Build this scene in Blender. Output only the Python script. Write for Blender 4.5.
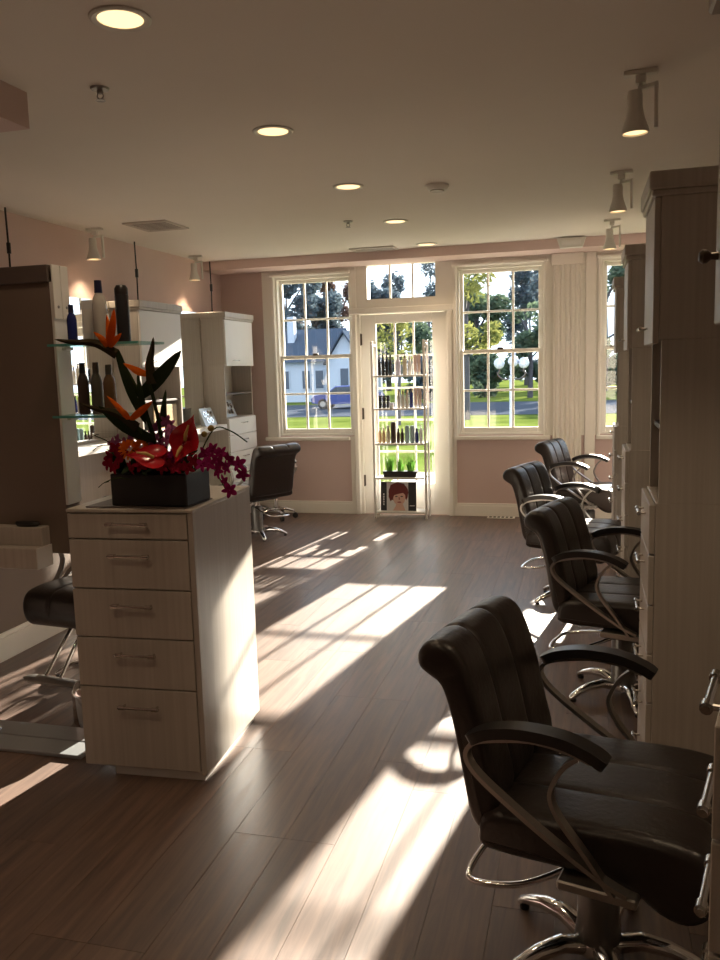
import bpy, math, random
from mathutils import Vector, Matrix, Euler
random.seed(7)
R = math.radians
for o in list(bpy.data.objects): bpy.data.objects.remove(o)
scene = bpy.context.scene
col = scene.collection

# ------------------------------------------------------------------ camera
def norm(v): v = Vector(v); v.normalize(); return v
cam_d = bpy.data.cameras.new('camera'); cam = bpy.data.objects.new('camera', cam_d); col.objects.link(cam)
cam_d.sensor_fit = 'HORIZONTAL'; cam_d.sensor_width = 36.0; cam_d.lens = 41.5; cam_d.clip_start = 0.05; cam_d.clip_end = 500
right = norm((0.96541865, 0.25917153, -0.0282301))
up = norm((-0.00783353, 0.13707294, 0.99052998))
back = norm((0.26058676, -0.95605498, 0.13436301))
M4 = Matrix((right, up, back)).transposed().to_4x4(); M4.translation = Vector((0, 0, 1.57))
cam.matrix_world = M4
scene.camera = cam

# ------------------------------------------------------------------ light
scene.view_settings.view_transform = 'Standard'; scene.view_settings.look = 'None'
scene.view_settings.gamma = 1.0; scene.view_settings.use_curve_mapping = False
scene.view_settings.exposure = 0.58
world = bpy.data.worlds.new('world'); scene.world = world; world.use_nodes = True
bg = world.node_tree.nodes['Background']
bg.inputs['Color'].default_value = (0.78, 0.89, 1.0, 1); bg.inputs['Strength'].default_value = 2.1
SUN_AZ, SUN_EL = 9.4, 17.4
sd = bpy.data.lights.new('sun', 'SUN'); sun = bpy.data.objects.new('sun', sd); col.objects.link(sun)
sd.energy = 30.0; sd.angle = R(0.6); sd.color = (1.0, 0.88, 0.71)
dvec = Vector((math.sin(R(SUN_AZ)) * math.cos(R(SUN_EL)), math.cos(R(SUN_AZ)) * math.cos(R(SUN_EL)), math.sin(R(SUN_EL))))
sun.rotation_euler = dvec.to_track_quat('Z', 'Y').to_euler(); sun.location = (3, 20, 9)

# ------------------------------------------------------------------ materials
MATS = {}
def new_mat(name):
    m = bpy.data.materials.new(name); m.use_nodes = True; MATS[name] = m
    return m, m.node_tree.nodes, m.node_tree.links, m.node_tree.nodes['Principled BSDF']
def pmat(name, c, rough=.5, metal=0, var=.08, scale=8, stretch=(1, 1, 1), bump=0, spec=.5, coat=0):
    """plain colour with procedural mottling"""
    m, n, l, b = new_mat(name)
    tc = n.new('ShaderNodeTexCoord'); mp = n.new('ShaderNodeMapping'); mp.inputs['Scale'].default_value = stretch
    nz = n.new('ShaderNodeTexNoise'); nz.inputs['Scale'].default_value = scale; nz.inputs['Detail'].default_value = 4
    l.new(tc.outputs['Object'], mp.inputs[0]); l.new(mp.outputs[0], nz.inputs['Vector'])
    mx = n.new('ShaderNodeMix'); mx.data_type = 'RGBA'
    mx.inputs[6].default_value = [x * (1 - var) for x in c] + [1]; mx.inputs[7].default_value = [min(1, x * (1 + var)) for x in c] + [1]
    l.new(nz.outputs['Fac'], mx.inputs[0]); l.new(mx.outputs[2], b.inputs['Base Color'])
    b.inputs['Roughness'].default_value = rough; b.inputs['Metallic'].default_value = metal
    b.inputs['Specular IOR Level'].default_value = spec; b.inputs['Coat Weight'].default_value = coat
    if bump:
        bp = n.new('ShaderNodeBump'); bp.inputs['Strength'].default_value = bump; bp.inputs['Distance'].default_value = .01
        l.new(nz.outputs['Fac'], bp.inputs['Height']); l.new(bp.outputs[0], b.inputs['Normal'])
    return m
def grain_mat(name, c1, c2, axis='z', scale=1.0, rough=.45):
    m, n, l, b = new_mat(name)
    tc = n.new('ShaderNodeTexCoord'); mp = n.new('ShaderNodeMapping')
    s = {'x': (1.2, 60, 60), 'y': (60, 1.2, 60), 'z': (60, 60, 1.2)}[axis]
    mp.inputs['Scale'].default_value = [q * scale for q in s]
    nz = n.new('ShaderNodeTexNoise'); nz.inputs['Scale'].default_value = 1; nz.inputs['Detail'].default_value = 5; nz.inputs['Roughness'].default_value = .6
    l.new(tc.outputs['Object'], mp.inputs[0]); l.new(mp.outputs[0], nz.inputs['Vector'])
    rp = n.new('ShaderNodeValToRGB'); rp.color_ramp.elements[0].position = .3; rp.color_ramp.elements[1].position = .7
    rp.color_ramp.elements[0].color = (*c1, 1); rp.color_ramp.elements[1].color = (*c2, 1)
    l.new(nz.outputs['Fac'], rp.inputs[0]); l.new(rp.outputs[0], b.inputs['Base Color'])
    b.inputs['Roughness'].default_value = rough
    return m
def emit_mat(name, c, s):
    m, n, l, b = new_mat(name)
    b.inputs['Base Color'].default_value = (*c, 1); b.inputs['Emission Color'].default_value = (*c, 1); b.inputs['Emission Strength'].default_value = s
    return m
def glass_mat(name, tint=(1, 1, 1), refl=.06, rough=.0):
    m, n, l, b = new_mat(name); n.remove(b)
    t = n.new('ShaderNodeBsdfTransparent'); t.inputs[0].default_value = (*tint, 1)
    g = n.new('ShaderNodeBsdfGlossy'); g.inputs['Roughness'].default_value = rough
    mx = n.new('ShaderNodeMixShader'); mx.inputs[0].default_value = refl
    l.new(t.outputs[0], mx.inputs[1]); l.new(g.outputs[0], mx.inputs[2]); l.new(mx.outputs[0], n['Material Output'].inputs[0])
    return m
def leaf_mat(name, c1, c2, trans=.5, rough=.6):
    m, n, l, b = new_mat(name); n.remove(b)
    tc = n.new('ShaderNodeTexCoord'); nz = n.new('ShaderNodeTexNoise'); nz.inputs['Scale'].default_value = .9; nz.inputs['Detail'].default_value = 3
    l.new(tc.outputs['Object'], nz.inputs['Vector'])
    rp = n.new('ShaderNodeValToRGB'); rp.color_ramp.elements[0].position = .35; rp.color_ramp.elements[1].position = .65
    rp.color_ramp.elements[0].color = (*c1, 1); rp.color_ramp.elements[1].color = (*c2, 1); l.new(nz.outputs['Fac'], rp.inputs[0])
    d = n.new('ShaderNodeBsdfDiffuse'); t = n.new('ShaderNodeBsdfTranslucent'); mx = n.new('ShaderNodeMixShader'); mx.inputs[0].default_value = trans
    l.new(rp.outputs[0], d.inputs[0]); l.new(rp.outputs[0], t.inputs[0])
    l.new(d.outputs[0], mx.inputs[1]); l.new(t.outputs[0], mx.inputs[2]); l.new(mx.outputs[0], n['Material Output'].inputs[0])
    return m

pmat('ceiling', (.80, .75, .68), .9, var=.02, scale=3)
pmat('pink_wall', (.69, .53, .49), .85, var=.03, scale=5)
pmat('white_trim', (.90, .86, .78), .45, var=.02, scale=4)
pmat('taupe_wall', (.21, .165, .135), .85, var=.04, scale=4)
grain_mat('laminate', (.44, .395, .345), (.53, .485, .43), 'z', 1.0, .42)
pmat('laminate_white', (.76, .74, .70), .4, var=.02)
pmat('panel_brown', (.19, .145, .115), .5, var=.05, scale=3)
pmat('panel_dark', (.11, .085, .075), .5, var=.05, scale=3)
pmat('leather', (.022, .015, .013), .34, var=.25, scale=60, bump=.15, spec=.5)
pmat('black_plastic', (.018, .016, .016), .35, var=.1)
pmat('chrome', (.82, .82, .83), .09, 1, var=.02)
pmat('satin_metal', (.36, .34, .32), .35, .9, var=.05)
pmat('column_metal', (.20, .195, .19), .32, .8, var=.05)
pmat('handle_metal', (.62, .60, .57), .25, 1, var=.04)
pmat('steel_plate', (.42, .44, .45), .4, .7, var=.06)
pmat('lamp_white', (.72, .70, .64), .4, var=.02)
pmat('vent_metal', (.50, .45, .40), .5, var=.03)
pmat('dark_gap', (.03, .028, .026), .8, var=.05)
pmat('hinge_dark', (.09, .07, .05), .4, .8, var=.1)
pmat('mirror', (.90, .92, .91), .015, 1, var=.005)
emit_mat('lamp_glow', (1.0, .70, .36), 1.15)
glass_mat('window_glass', (.97, .985, 1.0), .05)
glass_mat('shelf_glass', (.72, .86, .82), .12)
pmat('glass_edge', (.10, .34, .30), .15, var=.1)
glass_mat('clear_bottle', (.80, .80, .78), .15)

# floor boards: one material, each board offset and toned by the object's own random number
m, n, l, b = new_mat('floor_wood')
tc = n.new('ShaderNodeTexCoord'); oi = n.new('ShaderNodeObjectInfo'); mp = n.new('ShaderNodeMapping'); mp.inputs['Scale'].default_value = (34, 2.2, 10)
ad = n.new('ShaderNodeVectorMath'); ad.operation = 'ADD'; sc = n.new('ShaderNodeVectorMath'); sc.operation = 'SCALE'; sc.inputs['Scale'].default_value = 40
cmb = n.new('ShaderNodeCombineXYZ')
for k in range(3): l.new(oi.outputs['Random'], cmb.inputs[k])
l.new(cmb.outputs[0], sc.inputs[0]); l.new(tc.outputs['Object'], ad.inputs[0]); l.new(sc.outputs[0], ad.inputs[1]); l.new(ad.outputs[0], mp.inputs[0])
nz = n.new('ShaderNodeTexNoise'); nz.inputs['Scale'].default_value = 1; nz.inputs['Detail'].default_value = 7; nz.inputs['Roughness'].default_value = .62; nz.inputs['Distortion'].default_value = .6
l.new(mp.outputs[0], nz.inputs['Vector'])
rp = n.new('ShaderNodeValToRGB'); e = rp.color_ramp.elements
e[0].position = .28; e[0].color = (.056, .030, .020, 1); e[1].position = .74; e[1].color = (.19, .108, .070, 1)
l.new(nz.outputs['Fac'], rp.inputs[0])
hs = n.new('ShaderNodeHueSaturation'); hs.inputs['Saturation'].default_value = .95
mr = n.new('ShaderNodeMapRange'); mr.inputs['To Min'].default_value = .86; mr.inputs['To Max'].default_value = 1.16
l.new(oi.outputs['Random'], mr.inputs[0]); l.new(mr.outputs[0], hs.inputs['Value']); l.new(rp.outputs[0], hs.inputs['Color']); l.new(hs.outputs[0], b.inputs['Base Color'])
rr = n.new('ShaderNodeMapRange'); rr.inputs['To Min'].default_value = .50; rr.inputs['To Max'].default_value = .64
l.new(nz.outputs['Fac'], rr.inputs[0]); l.new(rr.outputs[0], b.inputs['Roughness']); b.inputs['Specular IOR Level'].default_value = 1.0; b.inputs['Coat Weight'].default_value = .25; b.inputs['Coat Roughness'].default_value = .24
bp = n.new('ShaderNodeBump'); bp.inputs['Strength'].default_value = .12; bp.inputs['Distance'].default_value = .004
l.new(nz.outputs['Fac'], bp.inputs['Height']); l.new(bp.outputs[0], b.inputs['Normal'])

# ------------------------------------------------------------------ mesh helpers
class MB:
    def __init__(s): s.v = []; s.f = []
    def add(s, vs, fs):
        k = len(s.v); s.v += [tuple(v) for v in vs]; s.f += [tuple(i + k for i in f) for f in fs]; return s
    def box(s, x0, x1, y0, y1, z0, z1):
        return s.add([(x0, y0, z0), (x1, y0, z0), (x1, y1, z0), (x0, y1, z0), (x0, y0, z1), (x1, y0, z1), (x1, y1, z1), (x0, y1, z1)],
                     [(3, 2, 1, 0), (4, 5, 6, 7), (0, 1, 5, 4), (1, 2, 6, 5), (2, 3, 7, 6), (3, 0, 4, 7)])
    def rbox(s, x0, x1, y0, y1, z0, z1, r=.004):
        r = min(r, (x1 - x0) * .45, (y1 - y0) * .45, (z1 - z0) * .45)
        X = (x0, x1); Y = (y0, y1); Z = (z0, z1); vs = []; ix = {}
        for a in (0, 1):
            for b_ in (0, 1):
                for c in (0, 1):
                    sx, sy, sz = (1, -1)[a], (1, -1)[b_], (1, -1)[c]
                    p = (X[a], Y[b_], Z[c])
                    for q in range(3):
                        off = [sx * r, sy * r, sz * r]; off[q] = 0
                        ix[(a, b_, c, q)] = len(vs); vs.append((p[0] + off[0], p[1] + off[1], p[2] + off[2]))
        fs = []; cen = Vector(((x0 + x1) / 2, (y0 + y1) / 2, (z0 + z1) / 2))
        def face(ids):
            P = [Vector(vs[i]) for i in ids]; c = sum(P, Vector()) / len(P)
            nn = (P[1] - P[0]).cross(P[2] - P[1])
            fs.append(tuple(ids) if nn.dot(c - cen) > 0 else tuple(reversed(ids)))
        for q in range(3):
            o1, o2 = [k for k in range(3) if k != q]
            for side in (0, 1):
                ids = []
                for u, w in ((0, 0), (1, 0), (1, 1), (0, 1)):
                    t = [0, 0, 0]; t[q] = side; t[o1] = u; t[o2] = w; ids.append(ix[(*t, q)])
                face(ids)
        for q in range(3):
            o1, o2 = [k for k in range(3) if k != q]
            for u in (0, 1):
                for w in (0, 1):
                    t0 = [0, 0, 0]; t0[o1] = u; t0[o2] = w; t1 = t0[:]; t1[q] = 1
                    face([ix[(*t0, o1)], ix[(*t1, o1)], ix[(*t1, o2)], ix[(*t0, o2)]])
        for a in (0, 1):
            for b_ in (0, 1):
                for c in (0, 1): face([ix[(a, b_, c, 0)], ix[(a, b_, c, 1)], ix[(a, b_, c, 2)]])
        return s.add(vs, fs)
    def loft(s, secs, caps=True, closed=True):
        n_ = len(secs[0]); vs = [p for q in secs for p in q]; fs = []
        for i in range(len(secs) - 1):
            for j in range(n_ if closed else n_ - 1):
                k = (j + 1) % n_
                fs.append((i * n_ + j, i * n_ + k, (i + 1) * n_ + k, (i + 1) * n_ + j))
        if caps:
            fs.append(tuple(reversed(range(n_)))); fs.append(tuple((len(secs) - 1) * n_ + j for j in range(n_)))
        return s.add(vs, fs)
    def tube(s, pts, r, n_=8, caps=True):
        P = [Vector(p) for p in pts]; rs = r if isinstance(r, (list, tuple)) else [r] * len(P)
        secs = []; ref = None
        for i, p in enumerate(P):
            t = (P[min(i + 1, len(P) - 1)] - P[max(i - 1, 0)]).normalized()
            if ref is None:
                ref = Vector((0, 0, 1)) if abs(t.z) < .9 else Vector((1, 0, 0))
            a = (ref - t * ref.dot(t)).normalized(); b_ = t.cross(a); ref = a
            secs.append([p + (a * math.cos(2 * math.pi * k / n_) + b_ * math.sin(2 * math.pi * k / n_)) * rs[i] for k in range(n_)])
        return s.loft(secs, caps)
    def lathe(s, prof, c=(0, 0, 0), n_=16, axis=None):
        secs = []
        for r_, z in prof:
            secs.append([Vector((max(r_, .0002) * math.cos(2 * math.pi * k / n_), max(r_, .0002) * math.sin(2 * math.pi * k / n_), z)) for k in range(n_)])
        if axis is not None:
            q = Vector((0, 0, 1)).rotation_difference(Vector(axis)).to_matrix()
            secs = [[q @ p for p in sec] for sec in secs]
        secs = [[p + Vector(c) for p in sec] for sec in secs]
        return s.loft(secs)
    def ribbon(s, pts, w, t, y):
        """flat bar in the local XZ plane at lateral position y (may be a list): width w along Y, thickness t"""
        secs = []; n_ = len(pts)
        for i, p in enumerate(pts):
            a = pts[max(i - 1, 0)]; b_ = pts[min(i + 1, n_ - 1)]
            tx, tz = b_[0] - a[0], b_[1] - a[1]; L = math.hypot(tx, tz) or 1; nx, nz_ = -tz / L, tx / L
            yy = y[i] if isinstance(y, (list, tuple)) else y
            ww = w[i] if isinstance(w, (list, tuple)) else w
            secs.append([(p[0] + nx * t / 2, yy - ww / 2, p[1] + nz_ * t / 2), (p[0] + nx * t / 2, yy + ww / 2, p[1] + nz_ * t / 2),
                         (p[0] - nx * t / 2, yy + ww / 2, p[1] - nz_ * t / 2), (p[0] - nx * t / 2, yy - ww / 2, p[1] - nz_ * t / 2)])
        return s.loft(secs)
    def mesh(s, name, mat, smooth=None):
        me = bpy.data.meshes.new(name); me.from_pydata(s.v, [], s.f)
        me.materials.append(MATS[mat]); 
        import bmesh
        bm = bmesh.new(); bm.from_mesh(me); bmesh.ops.recalc_face_normals(bm, faces=bm.faces); bm.to_mesh(me); bm.free()
        if smooth:
            me.polygons.foreach_set('use_smooth', [True] * len(me.polygons)); me.set_sharp_from_angle(angle=R(smooth))
        me.update(); return me
    def build(s, name, mat, parent=None, smooth=None):
        return link(name, s.mesh(name, mat, smooth), parent)
def link(name, me, parent=None, loc=None, rot=None):
    o = bpy.data.objects.new(name, me); col.objects.link(o)
    if parent: o.parent = parent
    if loc: o.location = loc
    if rot: o.rotation_euler = rot
    return o
def smooth_path(pts, k=6):
    P = [Vector(p) for p in pts]; out = []
    for i in range(len(P) - 1):
        p0, p1, p2, p3 = P[max(i - 1, 0)], P[i], P[i + 1], P[min(i + 2, len(P) - 1)]
        for j in range(k):
            t = j / k
            out.append(.5 * ((2 * p1) + (p2 - p0) * t + (2 * p0 - 5 * p1 + 4 * p2 - p3) * t * t + (3 * p1 - p0 - 3 * p2 + p3) * t ** 3))
    out.append(P[-1]); return out
def tag(o, label, cat, group=None):
    o['label'] = label; o['category'] = cat
    if group: o['group'] = group
    return o
def thing(name, label, cat, loc=(0, 0, 0), rz=0, group=None):
    o = link(name, None, None, loc, (0, 0, rz)); o.empty_display_size = .1
    return tag(o, label, cat, group)
def struct(o, label=None):
    o['kind'] = 'structure'
    if label: o['label'] = label
    return o
def dup(root, loc, rz, label=None, group=None):
    r = root.copy(); col.objects.link(r); r.location = loc; r.rotation_euler = (0, 0, rz)
    if label: r['label'] = label
    if group: r['group'] = group
    for ch in list(root.children):
        c = ch.copy(); col.objects.link(c); c.parent = r
        for g in ch.children:
            d = g.copy(); col.objects.link(d); d.parent = c
    return r

# ------------------------------------------------------------------ room shell
XL, XR, YB, YF, ZC = -3.85, .86, 8.56, -2.2, 2.7
floor = struct(MB().box(XL - .2, 1.4, YF - .2, YB + .2, -.12, -.006).build('floor', 'floor_wood'), 'dark walnut plank floor with sunlit patches')
PW, PL = .18, 1.22
cache = {}
def plank_mesh(w, L):
    key = (round(w, 3), round(L, 2))
    if key not in cache:
        cache[key] = MB().box(-w / 2 + .0007, w / 2 - .0007, -L / 2 + .0008, L / 2 - .0008, -.006, 0).mesh('floor_plank', 'floor_wood')
    return cache[key]
x = XL
ci = 0
while x < XR - .001:
    w = min(PW, XR - x); y = -.6 - random.choice((0, .2, .41, .61, .81, 1.0)); 
    while y < YB - .01:
        y1 = min(y + PL, YB); y0 = max(y, -.6)
        if y1 - y0 > .05:
            link('floor_plank', plank_mesh(w, y1 - y0), floor, (x + w / 2, (y0 + y1) / 2, 0))
        y += PL
    x += PW; ci += 1

struct(MB().box(XL - .2, 1.4, YF - .2, YB + .2, ZC, ZC + .15).build('ceiling', 'ceiling'), 'beige painted flat ceiling')
struct(MB().box(XL - .2, XL, YF - .2, YB + .2, -.12, ZC).build('wall_left', 'pink_wall'), 'dusty pink side wall behind the stations')
wr = MB().box(XR, XR + .2, YF - .2, 7.55, -.12, ZC); wr.box(XR + .2, 1.4, 7.35, 7.55, -.12, ZC); wr.box(1.2, 1.4, 7.55, YB + .2, -.12, ZC)
struct(wr.build('wall_right', 'pink_wall'), 'dusty pink wall behind the mirror towers')
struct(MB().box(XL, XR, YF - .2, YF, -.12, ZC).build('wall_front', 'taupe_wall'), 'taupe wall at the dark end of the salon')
struct(MB().box(XL, 1.2, 8.13, YB, 2.61, ZC).build('trim_beam', 'pink_wall'), 'pink dropped header above the windows')
struct(MB().box(XL, -2.17, YF, 3.05, 2.56, ZC).build('trim_soffit', 'pink_wall'), 'low boxed soffit at the ceiling corner')

WIN = {1: (-3.22, -2.37), 2: (-1.26, -.40), 3: (.15, 1.01)}
ZS, ZT = .85, 2.54
DX0, DX1 = -2.32, -1.36
wb = MB(); Y0, Y1 = YB, YB + .18
wb.box(XL, -3.22, Y0, Y1, -.12, ZC); wb.box(-3.22, -2.37, Y0, Y1, -.12, ZS); wb.box(-3.22, -2.37, Y0, Y1, ZT, ZC)
wb.box(-2.37, DX0, Y0, Y1, -.12, ZC); wb.box(DX0, DX1, Y0, Y1, 2.66, ZC); wb.box(DX0, DX1, Y0, Y1, -.12, 0)
wb.box(DX1, -1.26, Y0, Y1, -.12, ZC); wb.box(-1.26, -.40, Y0, Y1, -.12, ZS); wb.box(-1.26, -.40, Y0, Y1, ZT, ZC)
wb.box(-.40, .15, Y0, Y1, -.12, ZC); wb.box(.15, 1.01, Y0, Y1, -.12, ZS); wb.box(.15, 1.01, Y0, Y1, ZT, ZC); wb.box(1.01, 1.2, Y0, Y1, -.12, ZC)
struct(wb.build('wall_back', 'pink_wall'), 'window wall with pink panels under the sills')
# flat white boards between and round the openings
t = MB(); a, c = YB - .02, YB
t.box(-3.36, -3.22, a, c, .84, 2.61); t.box(-3.22, -2.37, a, c, ZT, 2.61); t.box(-2.37, DX0, a, c, .84, 2.61)
t.box(-2.42, DX0, a, c, 0, .84); t.box(DX1, -1.28, a, c, 0, .84); t.box(DX1, -1.26, a, c, .84, 2.61)
t.box(-1.26, -.40, a, c, ZT, 2.61); t.box(-.40, .15, a, c, .84, 2.61); t.box(.15, 1.01, a, c, ZT, 2.61); t.box(1.01, 1.2, a, c, .84, 2.61)
struct(t.build('trim_1', 'white_trim'), 'white flat boards framing the windows')
# back band mouldings round each window opening
for i, (x0, x1) in WIN.items():
    t = MB(); w = .035
    t.rbox(x0 - w, x0, YB - .045, YB - .02, .84, ZT + w, .006)
    if i != 1: t.rbox(x1, x1 + w, YB - .045, YB - .02, .84, ZT + w, .006)
    t.rbox(x0 - w - .01, x1 + (w + .01 if i != 1 else -.002), YB - .06, YB - .02, ZT + .005, ZT + .035, .006)
    struct(t.build('trim_%d' % (i + 1), 'white_trim'), 'white moulded casing')
t = MB(); t.rbox(DX0 - .05, DX0, YB - .045, YB - .02, 0, 2.12, .006); t.rbox(DX1, DX1 + .05, YB - .045, YB - .02, 0, 2.12, .006)
t.rbox(DX0 - .07, DX1 + .07, YB - .055, YB - .02, 2.12, 2.18, .006)
struct(t.build('trim_5', 'white_trim'), 'white door casing')
# fluted pilaster
t = MB(); px0, px1 = -.31, -.03; n_f = 6; fw = (px1 - px0) / n_f
prof = []
for k in range(n_f):
    xa = px0 + k * fw
    prof += [(xa, YB - .07), (xa + fw * .22, YB - .07), (xa + fw * .36, YB - .055), (xa + fw * .5, YB - .05), (xa + fw * .64, YB - .055), (xa + fw * .78, YB - .07)]
prof += [(px1, YB - .07), (px1, YB - .02), (px0, YB - .02)]
t.loft([[Vector((p[0], p[1], .2)) for p in prof], [Vector((p[0], p[1], 2.50)) for p in prof]])
t.rbox(px0 - .015, px1 + .015, YB - .085, YB - .02, 0, .2, .004); t.rbox(px0 - .01, px1 + .01, YB - .08, YB - .02, 2.50, 2.61, .004)
t.rbox(.0, .10, YB - .05, YB - .02, 0, 2.61, .004)
struct(t.build('trim_6', 'white_trim'), 'white fluted pilaster between two windows')
# sills
for k, (x0, x1) in enumerate(((-3.38, -2.42), (-1.28, -.33), (.11, 1.2))):
    struct(MB().rbox(x0, x1, YB - .06, YB - .0205, .80, .84, .006).build('trim_%d' % (7 + k), 'white_trim'), 'white window sill rail')
# baseboards
for nm, bx in (('baseboard_back', [(XL, -2.42), (-1.28, -.325), (.10, 1.2)]),):
    t = MB()
    for x0, x1 in bx: t.box(x0, x1, YB - .02, YB, 0, .11); t.rbox(x0, x1, YB - .014, YB, .105, .135, .004)
    struct(t.build(nm, 'white_trim'), 'white baseboard')

def make_window(n_, x0, x1, z0=ZS, z1=ZT):
    w = struct(link('window_%d' % n_, None), 'white divided sash window'); w.location = ((x0 + x1) / 2, YB, z0)
    W2 = (x1 - x0) / 2; Hh = z1 - z0
    f = MB(); fw = .022
    f.box(-W2, -W2 + fw, .0, .14, 0, Hh); f.box(W2 - fw, W2, .0, .14, 0, Hh); f.box(-W2 + fw, W2 - fw, .0, .14, Hh - fw, Hh); f.box(-W2 + fw, W2 - fw, .0, .16, 0, fw)
    f.build('window_frame', 'white_trim', w)
    mid = Hh / 2 + .0
    for s_, (za, zb, yy) in enumerate(((fw, mid + .02, .03), (mid - .02, Hh - fw, .075))):
        sx0, sx1 = -W2 + fw, W2 - fw; st = .032; b0, b1 = za + (.05 if s_ == 0 else .036), zb - .036
        g = MB(); g.rbox(sx0, sx0 + st, yy, yy + .038, za, zb, .004); g.rbox(sx1 - st, sx1, yy, yy + .038, za, zb, .004)
        g.rbox(sx0 + st, sx1 - st, yy, yy + .038, za, b0, .004); g.rbox(sx0 + st, sx1 - st, yy, yy + .038, b1, zb, .004)
        sash = g.build('sash', 'white_trim', w)
        gx0, gx1 = sx0 + st, sx1 - st; mw = .022
        cw = (gx1 - gx0) / 3; rh = (b1 - b0) / 2
        for k in (1, 2): MB().rbox(gx0 + cw * k - mw / 2, gx0 + cw * k + mw / 2, yy + .006, yy + .034, b0, b1, .005).build('muntin', 'white_trim', sash)
        for k in range(3):
            MB().rbox(gx0 + cw * k + (mw / 2 if k else 0), gx0 + cw * (k + 1) - (mw / 2 if k < 2 else 0), yy + .007, yy + .033, b0 + rh - mw / 2, b0 + rh + mw / 2, .005).build('muntin', 'white_trim', sash)
        for i in range(3):
            for j in range(2):
                MB().box(gx0 + cw * i + .004, gx0 + cw * (i + 1) - .004, yy + .018, yy + .021, b0 + rh * j + .004, b0 + rh * (j + 1) - .004).build('pane', 'window_glass', sash)
        if s_ == 0: MB().rbox(-.03, .03, yy - .012, yy + .02, zb - .005, zb + .018, .004).build('sash_lock', 'hinge_dark', w)
    return w
for i, (x0, x1) in WIN.items(): make_window(i, x0, x1)
# transom
w = struct(link('window_4', None), 'three-pane transom above the glazed door'); w.location = ((DX0 + DX1) / 2, YB, 2.18)
W2 = (DX1 - DX0) / 2; f = MB()
f.box(-W2, -W2 + .12, 0, .14, 0, .48); f.box(W2 - .12, W2, 0, .14, 0, .48); f.box(-W2 + .12, W2 - .12, 0, .14, 0, .09); f.box(-W2 + .12, W2 - .12, 0, .14, .44, .48)
f.build('window_frame', 'white_trim', w); cw = (2 * W2 - .24) / 3
for k in (1, 2): MB().rbox(-W2 + .12 + cw * k - .011, -W2 + .12 + cw * k + .011, .03, .06, .09, .44, .004).build('muntin', 'white_trim', w)
for k in range(3): MB().box(-W2 + .12 + cw * k + .005, -W2 + .12 + cw * (k + 1) - .005, .044, .047, .092, .438).build('pane', 'window_glass', w)
# glazed door
d = struct(link('door_1', None), 'white glazed door with fifteen panes'); d.location = ((DX0 + DX1) / 2, YB, 0)
f = MB(); f.box(-W2, -W2 + .03, 0, .14, 0, 2.18); f.box(W2 - .03, W2, 0, .14, 0, 2.18); f.box(-W2 + .03, W2 - .03, 0, .14, 2.12, 2.18)
f.build('door_frame', 'white_trim', d)
lx0, lx1 = -W2 + .033, W2 - .033; gx0, gx1 = -.285, .315; gz0, gz1 = .33, 2.02
f = MB(); f.rbox(lx0, gx0, .03, .075, .001, 2.115, .003); f.rbox(gx1, lx1, .03, .075, .001, 2.115, .003); f.rbox(gx0, gx1, .03, .075, .001, gz0, .003); f.rbox(gx0, gx1, .03, .075, gz1, 2.115, .003)
leaf = f.build('door_leaf', 'white_trim', d)
cw = (gx1 - gx0) / 3; rh = (gz1 - gz0) / 5
for k in (1, 2): MB().rbox(gx0 + cw * k - .01, gx0 + cw * k + .01, .036, .068, gz0, gz1, .004).build('muntin', 'white_trim', leaf)
for k in (1, 2, 3, 4): MB().rbox(gx0, gx1, .038, .066, gz0 + rh * k - .01, gz0 + rh * k + .01, .004).build('muntin', 'white_trim', leaf)
for i in range(3):
    for j in range(5): MB().box(gx0 + cw * i + .004, gx0 + cw * (i + 1) - .004, .05, .053, gz0 + rh * j + .004, gz0 + rh * (j + 1) - .004).build('pane', 'window_glass', leaf)
for z in (.36, 1.08, 1.86):
    h = MB(); h.rbox(lx0 - .02, lx0 + .014, .018, .032, z - .06, z + .06, .003); h.tube([(lx0 - .002, .014, z - .062), (lx0 - .002, .014, z + .062)], .008); h.build('hinge', 'hinge_dark', d)

# low partition behind the near station
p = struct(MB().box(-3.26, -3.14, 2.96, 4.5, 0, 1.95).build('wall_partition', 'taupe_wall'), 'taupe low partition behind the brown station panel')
t = MB().box(-3.14, -3.12, 2.96, 4.5, 0, .13); t.rbox(-3.14, -3.125, 2.96, 4.5, .13, .155, .004)
struct(t.build('baseboard_partition', 'white_trim'), 'white baseboard')

# ------------------------------------------------------------------ ceiling fittings
def can_light(y, label):
    t_ = thing('recessed_light', label, 'ceiling light', (-1.445, y, ZC), 0, 'recessed ceiling lights in a row')
    MB().lathe([(.072, -.001), (.098, -.001), (.098, -.006), (.09, -.010), (.074, -.006), (.072, -.001)], n_=28).build('trim_ring', 'lamp_white', t_, 40)
    MB().lathe([(.0, -.0025), (.072, -.0025), (.072, -.0045), (0, -.0045)], n_=24).build('lens', 'lamp_glow', t_)
    ld = bpy.data.lights.new('recessed_lamp', 'SPOT'); ld.energy = 12; ld.color = (1, .74, .48); ld.spot_size = R(130); ld.spot_blend = .6; ld.shadow_soft_size = .06
    lo = bpy.data.objects.new('lamp', ld); col.objects.link(lo); lo.parent = t_; lo.location = (0, 0, -.02)
for y, lb in ((2.545, 'large round recessed downlight above the drawer cabinet with the flowers'), (3.905, 'round recessed downlight next along from the one over the flowers'), (5.22, 'round recessed downlight beside the smoke detector'),
              (6.58, 'round recessed downlight second in line from the window header'), (7.92, 'round recessed downlight right beside the window header')):
    can_light(y, lb)
for y in (1.2, -.2, -1.5): can_light(y, 'round recessed downlight over the dark end of the salon')

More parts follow.
